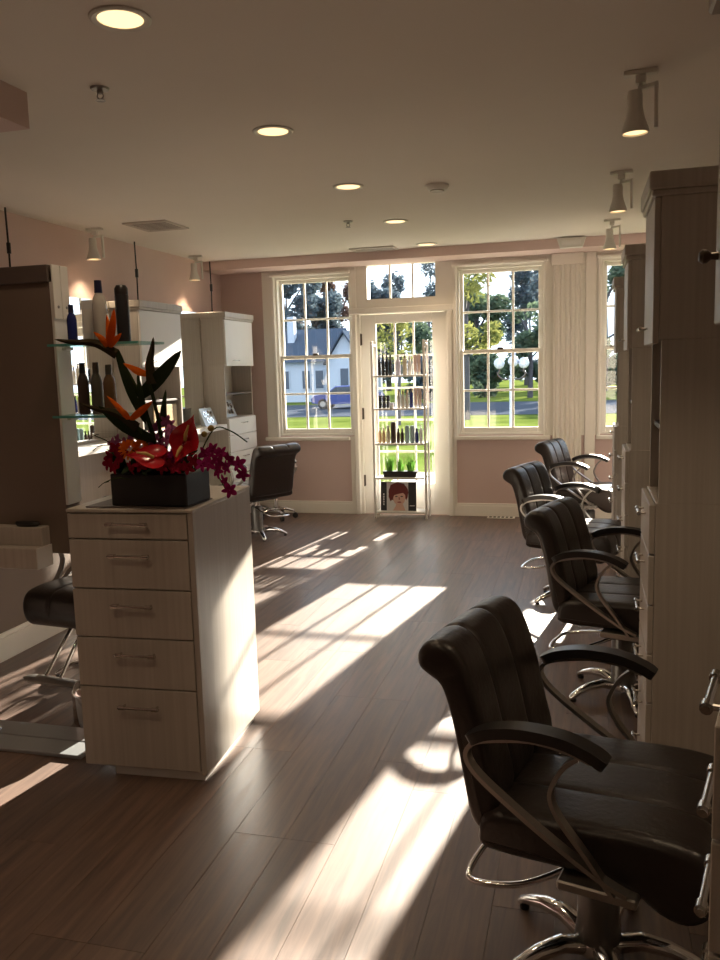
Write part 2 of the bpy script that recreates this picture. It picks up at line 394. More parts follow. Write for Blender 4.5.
def track_head(name, label, loc, yaw, lit, tilt=18):
    t_ = thing(name, label, 'spotlight', loc, yaw, 'white ceiling spotlights')
    c = MB().rbox(-.065, .065, -.02, .02, -.018, -.0005, .003); c.build('ceiling_plate', 'lamp_white', t_)
    c = MB().rbox(-.02, .02, -.016, .016, -.05, -.018, .003); c.tube([(0, 0, -.05), (0, 0, -.07)], .008); c.build('stem', 'lamp_white', t_)
    c = MB(); a = R(tilt)
    for pts in ([(-.01, -.068), (.058, -.060)], [(.058, -.052), (.060, -.225)],): c.ribbon(pts, .026, .013, 0)
    c.build('yoke_arm', 'lamp_white', t_)
    ax = Vector((.02, 0, -1)).normalized()
    h = MB().lathe([(.0, -.0), (.026, 0), (.030, .02), (.029, .06), (.036, .10), (.052, .145), (.054, .162), (.049, .162), (.047, .150), (0, .150)], (-.022, 0, -.075), 20, ax); hd = h.build('lamp_head', 'lamp_white', t_, 40)
    g = MB().lathe([(0, .1505), (.046, .1505), (.046, .155), (0, .155)], (-.022, 0, -.075), 20, ax); g.build('bulb', 'lamp_glow' if lit else 'lamp_white', hd)
    if lit:
        ld = bpy.data.lights.new('spot_lamp', 'SPOT'); ld.energy = lit; ld.color = (1, .76, .5); ld.spot_size = R(100); ld.spot_blend = .5; ld.shadow_soft_size = .04
        lo = bpy.data.objects.new('lamp', ld); col.objects.link(lo); lo.parent = t_; lo.location = Vector((-.018, 0, -.075)) + ax * .20
        lo.rotation_euler = (-ax).to_track_quat('Z', 'Y').to_euler()
    return t_
track_head('ceiling_spotlight', 'white bell-shaped spotlight above the chair beside the near wooden tower', (.205, 3.64, ZC), R(-8), 5)
track_head('ceiling_spotlight', 'white bell-shaped spotlight above the middle wooden tower, third from the window header', (.205, 5.46, ZC), R(-8), 5)
track_head('ceiling_spotlight', 'white bell-shaped spotlight hanging right by the pilaster and window header', (.205, 7.23, ZC), R(-8), 5)
track_head('ceiling_spotlight', 'white bell-shaped spotlight above the nearest black chair', (.205, 1.82, ZC), R(-8), 9)
track_head('ceiling_spotlight', 'glowing white spotlight by the pink wall beside the square ceiling vent', (-3.69, 5.9, ZC), R(10), 9)
track_head('ceiling_spotlight', 'white spotlight by the pink wall above the far left cabinet tower', (-3.69, 7.65, ZC), R(10), 9)

def vent(label, loc, wx, wy, n_):
    t_ = thing('ceiling_vent', label, 'vent', loc)
    f = MB(); b_ = .03
    f.rbox(-wx / 2, wx / 2, -wy / 2, -wy / 2 + b_, -.012, -.0005, .003); f.rbox(-wx / 2, wx / 2, wy / 2 - b_, wy / 2, -.012, -.0005, .003)
    f.rbox(-wx / 2, -wx / 2 + b_, -wy / 2 + b_, wy / 2 - b_, -.012, -.0005, .003); f.rbox(wx / 2 - b_, wx / 2, -wy / 2 + b_, wy / 2 - b_, -.012, -.0005, .003)
    f.build('vent_frame', 'vent_metal', t_); MB().box(-wx / 2 + b_, wx / 2 - b_, -wy / 2 + b_, wy / 2 - b_, -.002, -.0005).build('duct', 'dark_gap', t_)
    iy = wy - 2 * b_
    for k in range(n_):
        yy = -wy / 2 + b_ + iy * (k + .5) / n_; h = iy / n_ * .27
        MB().box(-wx / 2 + b_, wx / 2 - b_, yy - h, yy + h, -.011, -.0095).build('slat', 'vent_metal', t_)
vent('square louvred air vent in the ceiling near the pink side wall', (-3.2, 5.98, ZC), .36, .40, 7)
vent('long louvred air vent in the ceiling against the window header', (-1.97, 7.98, ZC), .44, .24, 5)
t_ = thing('smoke_detector', 'round white smoke detector on the ceiling', 'smoke detector', (-.913, 5.405, ZC))
MB().lathe([(0, -.0005), (.075, -.0005), (.075, -.012), (.06, -.03), (.035, -.036), (0, -.036)], n_=24).build('detector_body', 'lamp_white', t_, 35)
MB().lathe([(.04, -.034), (.045, -.033), (.045, -.040), (.04, -.040)], n_=20).build('grille_ring', 'vent_metal', t_)
def sprinkler(loc, label):
    t_ = thing('sprinkler_head', label, 'sprinkler', loc, 0, 'ceiling sprinkler heads')
    MB().lathe([(0, -.0005), (.038, -.0005), (.034, -.008), (0, -.009)], n_=18).build('escutcheon', 'satin_metal', t_)
    b_ = MB().lathe([(.0, -.008), (.012, -.008), (.012, -.022), (.006, -.024), (.0, -.024)], n_=10)
    for s_ in (-1, 1): b_.tube([(s_ * .010, 0, -.02), (s_ * .014, 0, -.033), (s_ * .003, 0, -.046)], .003, 6)
    b_.build('frame', 'satin_metal', t_)
    MB().lathe([(0, -.045), (.018, -.046), (.02, -.049), (0, -.05)], n_=14).build('deflector', 'satin_metal', t_)
sprinkler((-1.871, 3.10, ZC), 'sprinkler head on the ceiling above the brown station panel')
sprinkler((-1.787, 6.42, ZC), 'sprinkler head on the ceiling between the far downlights and vent')
t_ = thing('emergency_light', 'white wedge-shaped emergency fitting under the window header', 'emergency light', (-.13, 8.10, 2.605))
prof = [(-.13, .085), (.13, .085), (.10, .0), (-.10, .0)]
MB().loft([[Vector((p[0], -.06, p[1])) for p in prof], [Vector((p[0], .028, p[1])) for p in prof]]).build('housing', 'lamp_white', t_)
MB().rbox(-.085, .085, -.066, -.06, .018, .062, .003).build('lens', 'laminate_white', t_)
for y, z0, lb in ((4.95, 2.151, 'thin black ceiling cable drop beside the brown station panel'), (6.62, 2.151, 'thin black ceiling cable drop behind the hairspray can'), (8.12, 2.151, 'thin black ceiling cable drop onto the far cabinet tower')):
    t_ = thing('cable_drop', lb, 'cable', (-3.76, y, z0), 0, 'black cable drops')
    L = ZC - z0 - .001; MB().tube([(0, 0, 0), (.004, 0, L * .5), (0, 0, L)], .007, 6).build('cable', 'black_plastic', t_)
    MB().tube([(.004, 0, L * .45), (.004, 0, L * .58)], .014, 8).build('connector', 'black_plastic', t_)
    MB().tube([(0, 0, 0), (0, 0, .05)], .013, 8).build('cable_gland', 'black_plastic', t_)

# ------------------------------------------------------------------ cabinets
def bar_handle(parent, c, axis, out, L=.15, r=.006, stand=.028):
    """bar handle centred at c on a face; axis = bar direction, out = outward normal (local)"""
    c, axis, out = Vector(c), Vector(axis), Vector(out)
    h = MB(); h.tube([c + out * stand - axis * L / 2, c + out * stand + axis * L / 2], r, 10)
    for s_ in (-1, 1):
        q = c + axis * s_ * L * .40
        h.tube([q + out * .0003, q + out * stand], r * .8, 8); h.tube([q + out * stand - axis * .012, q + out * stand + axis * .012], r * 1.45, 10)
    return h.build('handle', 'handle_metal', parent, 40)

# drawer cabinet with the flowers: local x along the front, y into depth
cab = thing('drawer_cabinet', 'pale wood drawer cabinet with five drawers carrying the flower arrangement', 'cabinet', (-1.64, 2.72, 0), R(3))
CW, CD, CH = .255, .62, 1.07
MB().box(-CW + .11, CW - .02, .03, CD - .03, 0, .05).build('plinth', 'laminate_white', cab)
MB().rbox(-CW, CW - .022, .02, CD, .05, CH - .012, .002).build('carcass', 'laminate', cab)
MB().rbox(CW - .022, CW, .0, CD, .035, CH - .012, .002).build('side_panel', 'laminate', cab)
MB().rbox(-CW - .002, CW + .002, -.004, CD, CH - .012, CH, .002).build('top', 'laminate', cab)
zs = [CH - .016, .955, .762, .57, .371, .045]
for k in range(5):
    d_ = MB().rbox(-CW, CW - .025, .0, .0195, zs[k + 1] + .0025, zs[k] - .0025, .002).build('drawer', 'laminate', cab)
    z = zs[k] - (.038 if k == 0 else .06 if k < 4 else .07)
    bar_handle(d_, (-.0, -.0, z), (1, 0, 0), (0, -1, 0), .17)

# tower of a styling station: local +x faces the room, y along the wall, base at z=0
def make_tower(label, W=.58, drawers=6, D=.26, front='laminate_white'):
    t_ = thing('cabinet_tower', label, 'cabinet', (0, 0, 0), 0, 'pale wood cabinet towers of the styling stations')
    MB().box(0, D - .05, .02, W - .02, 0, .06).build('plinth', 'panel_dark', t_)
    MB().rbox(0, D - .022, 0, W, .06, 1.10, .002).build('base_carcass', 'laminate', t_)
    zz = [1.096 - k * (1.03 / drawers) for k in range(drawers + 1)]
    for k in range(drawers):
        d_ = MB().rbox(D - .021, D - .002, .002, W - .002, zz[k + 1] + .003, zz[k] - .003, .002).build('drawer', front, t_)
        bar_handle(d_, (D - .002, W / 2, zz[k] - .055), (0, 1, 0), (1, 0, 0), .13, .005, .024)
    nb = MB(); nb.box(0, D - .03, 0, .018, 1.10, 1.63); nb.box(0, D - .03, W - .018, W, 1.10, 1.63); nb.box(0, .012, .018, W - .018, 1.10, 1.63)
    nb.build('niche', 'laminate', t_)
    MB().rbox(.012, D - .04,   .018, W - .018, 1.33, 1.348, .002).build('shelf', 'panel_dark', t_)
    MB().rbox(0, D - .022, 0, W, 1.63, 2.075, .002).build('upper_carcass', 'laminate', t_)
    d_ = MB().rbox(D - .021, D - .002, .002, W - .002, 1.62, 2.072, .002).build('door', front, t_)
    bar_handle(d_, (D - .002, W * .3, 1.675), (0, 1, 0), (1, 0, 0), .13, .005, .024)
    cr = MB(); cr.rbox(0, D + .008, -.008, W + .008, 2.075, 2.095, .004); cr.rbox(0, D + .016, -.016, W + .016, 2.095, 2.15, .004); cr.build('crown', 'laminate', t_)
    return t_
# left wall: backing panel and mirrors
XP = -3.68
bp_ = tag(MB().rbox(XL + .001, XP, 4.85, 8.40, .0, 2.15, .004).build('station_backing', 'laminate'), 'long pale backing panel behind the left wall stations', 'wall panel')
tw = make_tower('white cabinet tower behind the flowers with a crown and door, nearer the flowers', W=.70)
tw.location = (XP + .0005, 6.03, 0)
tw2 = dup(tw, (XP + .0005, 7.66, 0), 0, 'white cabinet tower in the corner by the divided window and pink wall')
for y0, y1, lb in ((4.9, 6.0, 'tall wall mirror behind the glass shelves with bottles'), (6.76, 7.63, 'tall wall mirror between the two white cabinet towers')):
    mo = thing('wall_mirror', lb, 'mirror', (XP, (y0 + y1) / 2, .98)); hw = (y1 - y0) / 2
    MB().box(.0005, .006, -hw, hw, .09, 1.165).build('mirror_glass', 'mirror', mo)
    MB().rbox(.006, .010, -hw, -hw + .012, .09, 1.165, .001).add([], []).build('edge_strip', 'laminate_white', mo)
    ct = tag(MB().rbox(XP + .001, -3.43, y0 + .005, y1 - .005, 1.0, 1.05, .004).build('station_counter', 'laminate_white'), 'white counter under the ' + lb[5:], 'counter')
# right wall
XQ = .70
tag(MB().rbox(XQ, XR - .001, .75, 7.0, .0, 2.15, .004).build('station_backing', 'laminate'), 'long pale backing panel behind the right wall stations', 'wall panel')
rt = None
for y, lb in ((2.85, 'tall wooden cabinet tower beside the nearest black chair'), (4.55, 'wooden cabinet tower standing in the middle of the right row'), (6.25, 'wooden cabinet tower next to the fluted pilaster window')):
    rt_ = make_tower(lb, W=.40, D=.493, front='laminate') if rt is None else dup(rt, (0, 0, 0), 0, lb)
    rt = rt or rt_
    rt_.location = (XQ - .0005, y + .40, 0); rt_.rotation_euler = (0, 0, R(180))
for y0, y1, lb in ((1.45, 2.80, 'tall wall mirror facing the nearest black chair'), (3.30, 4.50, 'tall wall mirror facing the second chair of the right row'), (5.0, 6.20, 'tall wall mirror facing the third chair of the right row')):
    hw = (y1 - y0) / 2
    mo = thing('wall_mirror', lb, 'mirror', (XQ, (y0 + y1) / 2, .9)); MB().box(-.006, -.0005, -hw, hw, .12, 1.22).build('mirror_glass', 'mirror', mo)
    MB().rbox(-.012, -.0065, -hw, hw, .10, .125, .002).build('bottom_rail', 'laminate_white', mo)
wc = thing('wall_cabinet', 'wooden wall cabinet with a dark knob at the edge above the drawer cart', 'cabinet', (XQ - .0005, 1.40, 1.63), R(180))
MB().rbox(0, .488, 0, .56, 0, .445, .002).build('carcass', 'laminate', wc); d_ = MB().rbox(.489, .508, .002, .558, -.01, .442, .002).build('door', 'laminate', wc)
MB().lathe([(0, 0), (.006, 0), (.005, .010), (.010, .016), (.011, .022), (.007, .027), (0, .028)], (.5085, .03, .09), 12, (1, 0, 0)).build('knob', 'hinge_dark', d_, 40)
MB().rbox(0, .526, -.016, .576, .445, .52, .004).build('crown', 'laminate', wc)
# drawer cart turned a little
ct_ = thing('drawer_cart', 'wooden drawer cart with chrome bar handles beside the nearest black chair', 'cart', (.212, 1.285, 0), R(-13.5))
MB().rbox(.001, .24, 0, .42, .06, 1.02, .003).build('carcass', 'laminate', ct_); MB().rbox(-.006, .245, -.004, .424, 1.02, 1.05, .004).build('top', 'laminate', ct_)
for k in range(5):
    z1 = 1.018 - k * .19; d_ = MB().rbox(-.019, .0005, .002, .418, z1 - .186, z1 - .002, .002).build('drawer', 'laminate', ct_)
    bar_handle(d_, (-.019, .27, z1 - .05), (0, 1, 0), (-1, 0, 0), .19, .008, .03)
for sx in (.04, .20):
    for sy in (.04, .38):
        MB().tube([(sx - .012, sy, .03), (sx + .012, sy, .03)], .03, 12).add([], []).build('caster', 'black_plastic', ct_)

# near station: brown panel, ledge, post, base plate
pn = thing('upright_partition', 'dark brown upright station panel with a white bolted edge', 'partition', (-1.993, 2.845, 0))
MB().rbox(-1.16, -.0, .004, .095, .86, 1.93, .002).build('panel_board', 'panel_brown', pn)
MB().rbox(-1.16, 0, -.006, .1, 1.93, 1.995, .003).build('header', 'panel_dark', pn)
MB().rbox(.0, .012, .0, .095, 1.06, 1.93, .002).build('edge_frame', 'laminate_white', pn)
for k in range(2):
    b_ = MB().rbox(.0125, .020, -.003 + k * .053, .046 + k * .053, 1.79, 1.995, .002).build('bolt_plate', 'laminate_white', pn)
    MB().lathe([(0, 0), (.006, 0), (.005, .003), (0, .003)], (.020, .022 + k * .053, 1.835), 10, (1, 0, 0)).build('bolt', 'satin_metal', b_)
MB().rbox(.0125, .085, .03, .06, .985, 1.02, .003).build('fixing_cleat', 'laminate_white', pn); MB().rbox(-1.14, -1.07, .015, .085, .016, .86, .003).build('post', 'panel_brown', pn)
bpz = MB().rbox(-1.15, -.0, -.03, .09, 0, .0155, .003); bpz.rbox(-1.15, 0, .1, .22, 0, .0155, .003); bpz.box(-1.15, 0, .09, .1, 0, .009); bpz.build('base_plate', 'steel_plate', pn)
for xx in (-.52,): MB().lathe([(0, .0155), (.03, .0155), (.03, .03), (.018, .042), (0, .045)], (xx, .1, 0), 14).build('base_bolt', 'chrome', pn, 40)
lg = MB().rbox(-1.16, -.085, -.095, .0035, .815, .90, .003).build('ledge', 'laminate', pn)
MB().rbox(-.0848, -.080, -.095, .0035, .815, .90, .001).build('lit_end', 'laminate_white', lg)  # thin white face paints the light falling on the ledge's end
MB().rbox(-1.16, -.085, -.05, .0035, .9005, .975, .003).build('ledge_upstand', 'laminate', pn)
dish = tag(MB().lathe([(0, 0), (.045, 0), (.055, .010), (.05, .018), (0, .020)], n_=20).build('trinket_dish', 'black_plastic', None, 40), 'small black oval dish on the ledge of the brown panel', 'dish')
dish.location = (-2.16, 2.821, .9755); dish.scale = (1.05, .42, 1)
bn = thing('waste_bin', 'shiny chrome bin half hidden behind the drawer cabinet', 'bin', (-2.14, 3.165, 0))
MB().lathe([(0, .0), (.09, 0), (.10, .015), (.10, .15), (0, .15)], n_=20).build('bin_body', 'chrome', bn, 40)
MB().lathe([(0, .1505), (.102, .1505), (.102, .165), (.08, .195), (.04, .21), (0, .213)], n_=20).build('bin_lid', 'chrome', bn, 40)

# ------------------------------------------------------------------ salon chairs
def offset_profile(P, d):
    n_ = len(P); out = []
    for i in range(n_):
        a, b_ = Vector(P[i - 1]), Vector(P[(i + 1) % n_]); t_ = (b_ - a).normalized(); nn = Vector((-t_.y, t_.x)); out.append((P[i][0] + nn.x * d, P[i][1] + nn.y * d))
    return out
def seam_profile(P, d_, e_, front):
    A, B = offset_profile(P, d_), offset_profile(P, d_ + e_)
    return [B[i] if (front is None or front(i / len(P), P[i])) else A[i] for i in range(len(P))]
def dense(P, k=3):
    n_ = len(P); out = []
    for i in range(n_):
        p0, p1, p2, p3 = [Vector(P[(i + q) % n_]) for q in (-1, 0, 1, 2)]
        for j in range(k):
            t_ = j / k
            out.append(tuple(.5 * ((2 * p1) + (p2 - p0) * t_ + (2 * p0 - 5 * p1 + 4 * p2 - p3) * t_ * t_ + (3 * p1 - p0 - 3 * p2 + p3) * t_ ** 3)))
    return out
def cushion(profile, half, seams, seam_d=.006, end_r=.03, bow=0, front=None):
    """closed XZ profile (counter-clockwise) swept across y with panel seams and rounded ends"""
    P = dense(profile, 3); ys = []
    for s_ in (-1, 1):
        for a_ in range(6): ys.append(s_ * (half - end_r + end_r * math.sin(R(90) * a_ / 5)))
    for sm in seams: ys += [sm - .022, sm - .010, sm - .0035, sm, sm + .0035, sm + .010, sm + .022]
    ed = [-half + end_r] + sorted(seams) + [half - end_r]
    for i in range(len(ed) - 1): ys += [ed[i] + (ed[i + 1] - ed[i]) * q for q in (.3, .5, .7)]
    ys = sorted(set(round(y, 4) for y in ys)); secs = []
    for y in ys:
        d_ = 0
        if abs(y) > half - end_r: q = (abs(y) - half + end_r) / end_r; d_ = end_r * .8 * (1 - math.sqrt(max(0, 1 - q * q)))
        e_ = 0
        for sm in seams: e_ += seam_d * math.exp(-((y - sm) / .0065) ** 2) + seam_d * .25 * math.exp(-((y - sm) / .018) ** 2)
        secs.append([Vector((p[0] - bow * (1 - (y / half) ** 2), y, p[1])) for p in seam_profile(P, d_, e_, front)])
    return MB().loft(secs)
def make_chair(label):
    t_ = thing('salon_chair', label, 'chair', (0, 0, 0), 0, 'black leather styling chairs')
    prof = [(-.205, .43), (-.185, .52), (-.205, .62), (-.225, .72), (-.245, .80), (-.268, .87), (-.295, .918), (-.335, .94), (-.378, .928), (-.402, .895), (-.398, .858), (-.370, .835), (-.342, .815), (-.322, .76), (-.300, .66), (-.282, .55), (-.265, .46), (-.240, .425)]
    prof = [(a_, .43 + (b_ - .43) * .912) for a_, b_ in prof]
    cushion(prof, .245, (-.085, .085), seam_d=.006, bow=.012, front=lambda f, p: .02 < f < .50).build('backrest', 'leather', t_, 60)
    prof = [(-.215, .385), (.0, .385), (.12, .375), (.19, .335), (.25, .325), (.295, .355), (.312, .41), (.305, .465), (.27, .505), (.19, .518), (.08, .516), (-.06, .508), (-.17, .500), (-.225, .48), (-.24, .43)]
    cushion(prof, .262, (-.09, .09), seam_d=.004, end_r=.035, front=lambda f, p: p[1] > .40 and p[0] > -.2).build('seat', 'leather', t_, 60)
    MB().rbox(-.14, .16, -.15, .15, .36, .384, .006).build('seat_plate', 'black_plastic', t_)
    for s_ in (-1, 1):
        Y = s_ * .295; q = [(p.x, p.y) for p in smooth_path([Vector((a_, b_)) for a_, b_ in ((.13, .395), (.06, .425), (-.06, .495), (-.18, .575), (-.232, .62), (-.245, .655), (-.225, .684), (-.18, .70), (-.09, .716), (-.01, .710), (.05, .692))], 5)]
        arm = MB().ribbon(q, .028, .011, Y).build('arm_frame', 'satin_metal', t_, 40)
        q = [(p.x, p.y) for p in smooth_path([Vector((a_, b_)) for a_, b_ in ((.02, .695), (-.01, .668), (-.035, .625), (-.042, .585), (-.018, .535), (.04, .465), (.085, .405), (.10, .385))], 5)]
        MB().ribbon(q, .026, .010, Y).build('strut', 'satin_metal', arm, 40)
        MB().rbox(-.03, .15, min(Y, s_ * .14), max(Y, s_ * .14) , .362, .386, .004).add([], []).build('side_bracket', 'satin_metal', arm)
        q = [(p.x, p.y) for p in smooth_path([Vector((a_, b_)) for a_, b_ in ((-.238, .690), (-.19, .716), (-.11, .732), (-.02, .730), (.045, .712), (.082, .692))], 5)]
        w_ = [.05] * len(q); w_[0] = .03; w_[1] = .044; w_[-1] = .036; w_[-2] = .046
        MB().ribbon(q, w_, .026, Y).build('arm_pad', 'black_plastic', t_, 50)
    MB().lathe([(0, .28), (.030, .28), (.030, .36), (0, .36)], n_=18).build('piston', 'chrome', t_, 40)
    MB().lathe([(0, .065), (.060, .065), (.058, .09), (.054, .10), (.054, .29), (.046, .30), (0, .30)], n_=22).build('pump_column', 'column_metal', t_, 40)
    MB().lathe([(0, .03), (.06, .03), (.065, .045), (.058, .064), (0, .064)], n_=22).build('base_hub', 'chrome', t_, 40)
    for k in range(5):
        a_ = R(11 + 72 * k); ca, sa = math.cos(a_), math.sin(a_); secs = []
        for r_, z_, w_, h_ in ((.05, .05, .030, .024), (.11, .068, .027, .022), (.18, .060, .024, .019), (.235, .040, .022, .016), (.27, .022, .019, .013), (.28, .016, .010, .008)):
            ring = []
            for q in range(10):
                b_ = 2 * math.pi * q / 10; u, w2 = math.cos(b_) * w_, math.sin(b_) * h_
                ring.append(Vector((ca * r_ - sa * u, sa * r_ + ca * u, z_ + w2)))
            secs.append(ring)
        lg_ = MB().loft(secs).build('base_leg', 'chrome', t_, 50)
        MB().lathe([(0, 0), (.014, 0), (.014, .012), (0, .014)], (ca * .26, sa * .26, 0), 10).build('glide', 'black_plastic', lg_)
    q = smooth_path([(-.040, .05, .285), (-.20, .07, .255), (-.28, .065, .24), (-.312, .03, .232), (-.318, -.10, .222), (-.285, -.15, .222), (-.16, -.13, .24), (-.035, -.045, .285)], 5)
    MB().tube(q, .0085, 8).build('pump_lever', 'chrome', t_, 50)
    ft = MB()
    for s_ in (-1, 1): ft.tube([(.13, s_ * .035, .37), (.20, s_ * .035, .33), (.40, s_ * .045, .13)], .010, 8)
    ft = ft.build('footrest_rods', 'chrome', t_, 50)
    sec = []
    for yy in [-.17 + .34 * k / 12 for k in range(13)]:
        e_ = min(1, math.sqrt(max(.02, 1 - (abs(yy) / .172) ** 6)))
        sec.append([Vector((.415 + math.cos(2 * math.pi * q / 10) * .040 * e_, yy, .115 + math.sin(2 * math.pi * q / 10) * .016 * e_)) for q in range(10)])
    MB().loft(sec).build('footrest_bar', 'satin_metal', t_, 50)
    return t_
ch = make_chair('large black leather salon chair beside the wooden drawer cart')
ch.location = (.045, 2.10, 0); ch.rotation_euler = (0, 0, R(-14))
dup(ch, (.185, 3.95, 0), R(-17), 'black leather salon chair second along from the drawer cart, behind the near tower')
dup(ch, (-.06, 5.52, 0), R(-18), 'black leather salon chair third along from the drawer cart, in front of the middle tower')
dup(ch, (.04, 7.32, 0), R(-17), 'black leather salon chair below the fluted pilaster by the window wall')
dup(ch, (-3.0, 7.25, 0), R(150), 'black leather salon chair turned to the corner cabinet below the divided window')
dup(ch, (-2.42, 3.72, 0), R(-97), 'black salon chair tucked behind the brown station panel ledge')

st = thing('rolling_stool', 'black rolling stool with chrome caster base behind the corner chair', 'stool', (-3.16, 8.17, 0))
MB().lathe([(0, .44), (.15, .44), (.175, .46), (.175, .49), (.15, .515), (0, .52)], n_=22).build('seat', 'leather', st, 50)
MB().lathe([(0, .09), (.022, .09), (.022, .44), (0, .44)], n_=14).build('gas_lift', 'chrome', st, 40)
for k in range(5):
    a_ = R(20 + 72 * k); ca, sa = math.cos(a_), math.sin(a_)
    lg_ = MB().tube([(0, 0, .10), (ca * .10, sa * .10, .105), (ca * .20, sa * .20, .075)], [.018, .015, .011], 8).build('base_leg', 'chrome', st, 50)
    MB().tube([(ca * .2 - sa * .015, sa * .2 + ca * .015, .03), (ca * .2 + sa * .015, sa * .2 - ca * .015, .03)], .03, 12).build('caster', 'black_plastic', lg_, 40)

# ------------------------------------------------------------------ bottles
BOT = {}
def bottle(loc, r, h, body, cap, label, group=None, style='bottle', capm='black_plastic'):
    t_ = thing({'bottle': 'bottle', 'pump': 'pump_bottle', 'can': 'spray_can', 'tube': 'product_tube', 'jar': 'product_jar', 'box': 'product_box'}[style], label, style if style in ('tube', 'jar', 'box') else 'bottle', loc, 0, group)
    key = (style, r, h, body, capm)
    if key not in BOT:
        k = []
        if style == 'bottle':
            k.append(('bottle_body', MB().lathe([(0, 0), (r * .92, 0), (r, .006), (r, h * .62), (r * .82, h * .72), (r * .50, h * .79), (r * .48, h * .82), (0, h * .82)], n_=14).mesh('bottle_body', body, 40)))
            k.append(('bottle_cap', MB().lathe([(0, h * .80), (r * .56, h * .80), (r * .50, h), (0, h)], n_=12).mesh('bottle_cap', capm, 40)))
        elif style == 'pump':
            k.append(('bottle_body', MB().lathe([(0, 0), (r * .92, 0), (r, .006), (r, h * .70), (r * .75, h * .78), (r * .35, h * .80), (0, h * .80)], n_=14).mesh('bottle_body', body, 40)))
            q = MB().lathe([(0, h * .80), (r * .45, h * .80), (r * .45, h * .87), (r * .14, h * .88), (r * .14, h * .95), (0, h * .95)], n_=10); q.rbox(-r * .9, r * .3, -r * .22, r * .22, h * .95, h, .002)
            k.append(('pump', q.mesh('pump', capm, 40)))
        elif style == 'can':
            k.append(('can_body', MB().lathe([(0, 0), (r, 0), (r, h * .80), (r * .93, h * .82), (0, h * .82)], n_=16).mesh('can_body', body, 40)))
            k.append(('can_cap', MB().lathe([(0, h * .82), (r * .97, h * .82), (r * .97, h * .93), (r * .7, h * .985), (0, h)], n_=16).mesh('can_cap', capm, 40)))
        elif style == 'tube':
            k.append(('tube_cap', MB().lathe([(0, 0), (r * .8, 0), (r * .8, h * .14), (0, h * .14)], n_=12).mesh('tube_cap', capm, 40)))
            secs = []
            for q in range(5):
                f = q / 4; a_, b_ = r * (.95 + .1 * f), r * (.8 * (1 - f) + .1)
                secs.append([Vector((a_ * math.cos(2 * math.pi * j / 12), b_ * math.sin(2 * math.pi * j / 12), h * (.14 + .86 * f))) for j in range(12)])
            k.append(('tube_body', MB().loft(secs).mesh('tube_body', body, 40)))
        elif style == 'jar':
            k.append(('jar_body', MB().lathe([(0, 0), (r * .95, 0), (r, .004), (r, h * .6), (r * .9, h * .64), (0, h * .64)], n_=14).mesh('jar_body', body, 40)))
            k.append(('jar_lid', MB().lathe([(0, h * .65), (r * 1.02, h * .65), (r * 1.02, h * .97), (r * .9, h), (0, h)], n_=14).mesh('jar_lid', capm, 40)))
        elif style == 'box':
            k.append(('carton', MB().rbox(-r, r, -r * .6, r * .6, 0, h, .002).mesh('carton', body)))
            k.append(('front_label', MB().box(-r * .75, r * .75, -r * .6 - .0012, -r * .6 - .0002, h * .25, h * .8).mesh('front_label', capm)))
        BOT[key] = k
    for nm, me in BOT[key]: link(nm, me, t_)
    return t_
pmat('cobalt', (.02, .03, .16), .15, var=.1); pmat('navy_cap', (.015, .018, .06), .3, var=.1); pmat('white_label', (.72, .72, .72), .5, var=.04, scale=60)
pmat('clear_white', (.52, .49, .45), .25, var=.05); pmat('amber', (.20, .10, .05), .2, var=.15); pmat('brown_grey', (.12, .10, .085), .3, var=.1)
pmat('can_black', (.022, .022, .025), .25, var=.1); pmat('lilac', (.58, .56, .70), .3, var=.05); pmat('blush', (.66, .50, .46), .35, var=.05)
pmat('tan', (.50, .33, .18), .3, var=.08); pmat('beige', (.62, .55, .42), .3, var=.05); pmat('teal_grey', (.33, .46, .50), .25, var=.06); pmat('umber', (.07, .04, .03), .3, var=.1)
pmat('gold_card', (.48, .34, .17), .4, var=.08); pmat('ink', (.08, .05, .03), .6, var=.05)

# glass shelves on the white edge of the brown panel
for z, lb, gw in ((1.69, 'upper glass shelf with cobalt bottle and black can', .385), (1.418, 'lower glass shelf with amber and brown bottles', .275)):
    g = thing('glass_shelf', lb, 'shelf', (-1.9725, 2.775, z))
    MB().box(.0, gw, .0025, .20, -.009, 0).build('shelf_pane', 'shelf_glass', g); MB().box(.0, gw, 0, .0024, -.009, 0).build('polished_edge', 'glass_edge', g)
    MB().rbox(.0, .02, .09, .14, -.022, -.0095, .002).build('shelf_bracket', 'laminate_white', g)
zz = 1.6902
bottle((-1.915, 2.86, zz), .019, .15, 'cobalt', 0, 'slim cobalt blue bottle on the upper glass shelf', style='bottle', capm='navy_cap')
bottle((-1.868, 2.925, zz), .032, .17, 'white_label', 0, 'white printed carton on the upper glass shelf behind the orange flower', style='box', capm='laminate_white')
bottle((-1.79, 2.86, zz), .027, .235, 'clear_white', 0, 'frosted bottle with a navy cap on the upper glass shelf', style='bottle', capm='navy_cap')
bottle((-1.693, 2.86, zz), .026, .215, 'can_black', 0, 'tall black hairspray can on the upper glass shelf', style='can', capm='black_plastic')
zz = 1.4182
bottle((-1.885, 2.86, zz), .022, .20, 'umber', 0, 'dark brown bottle on the lower glass shelf next to the panel', style='bottle')
bottle((-1.838, 2.88, zz), .023, .20, 'brown_grey', 0, 'grey-brown bottle on the lower glass shelf between two others', style='bottle', capm='brown_grey')
bottle((-1.77, 2.86, zz), .024, .19, 'amber', 0, 'amber bottle with a pale neck on the lower glass shelf', style='bottle', capm='brown_grey')

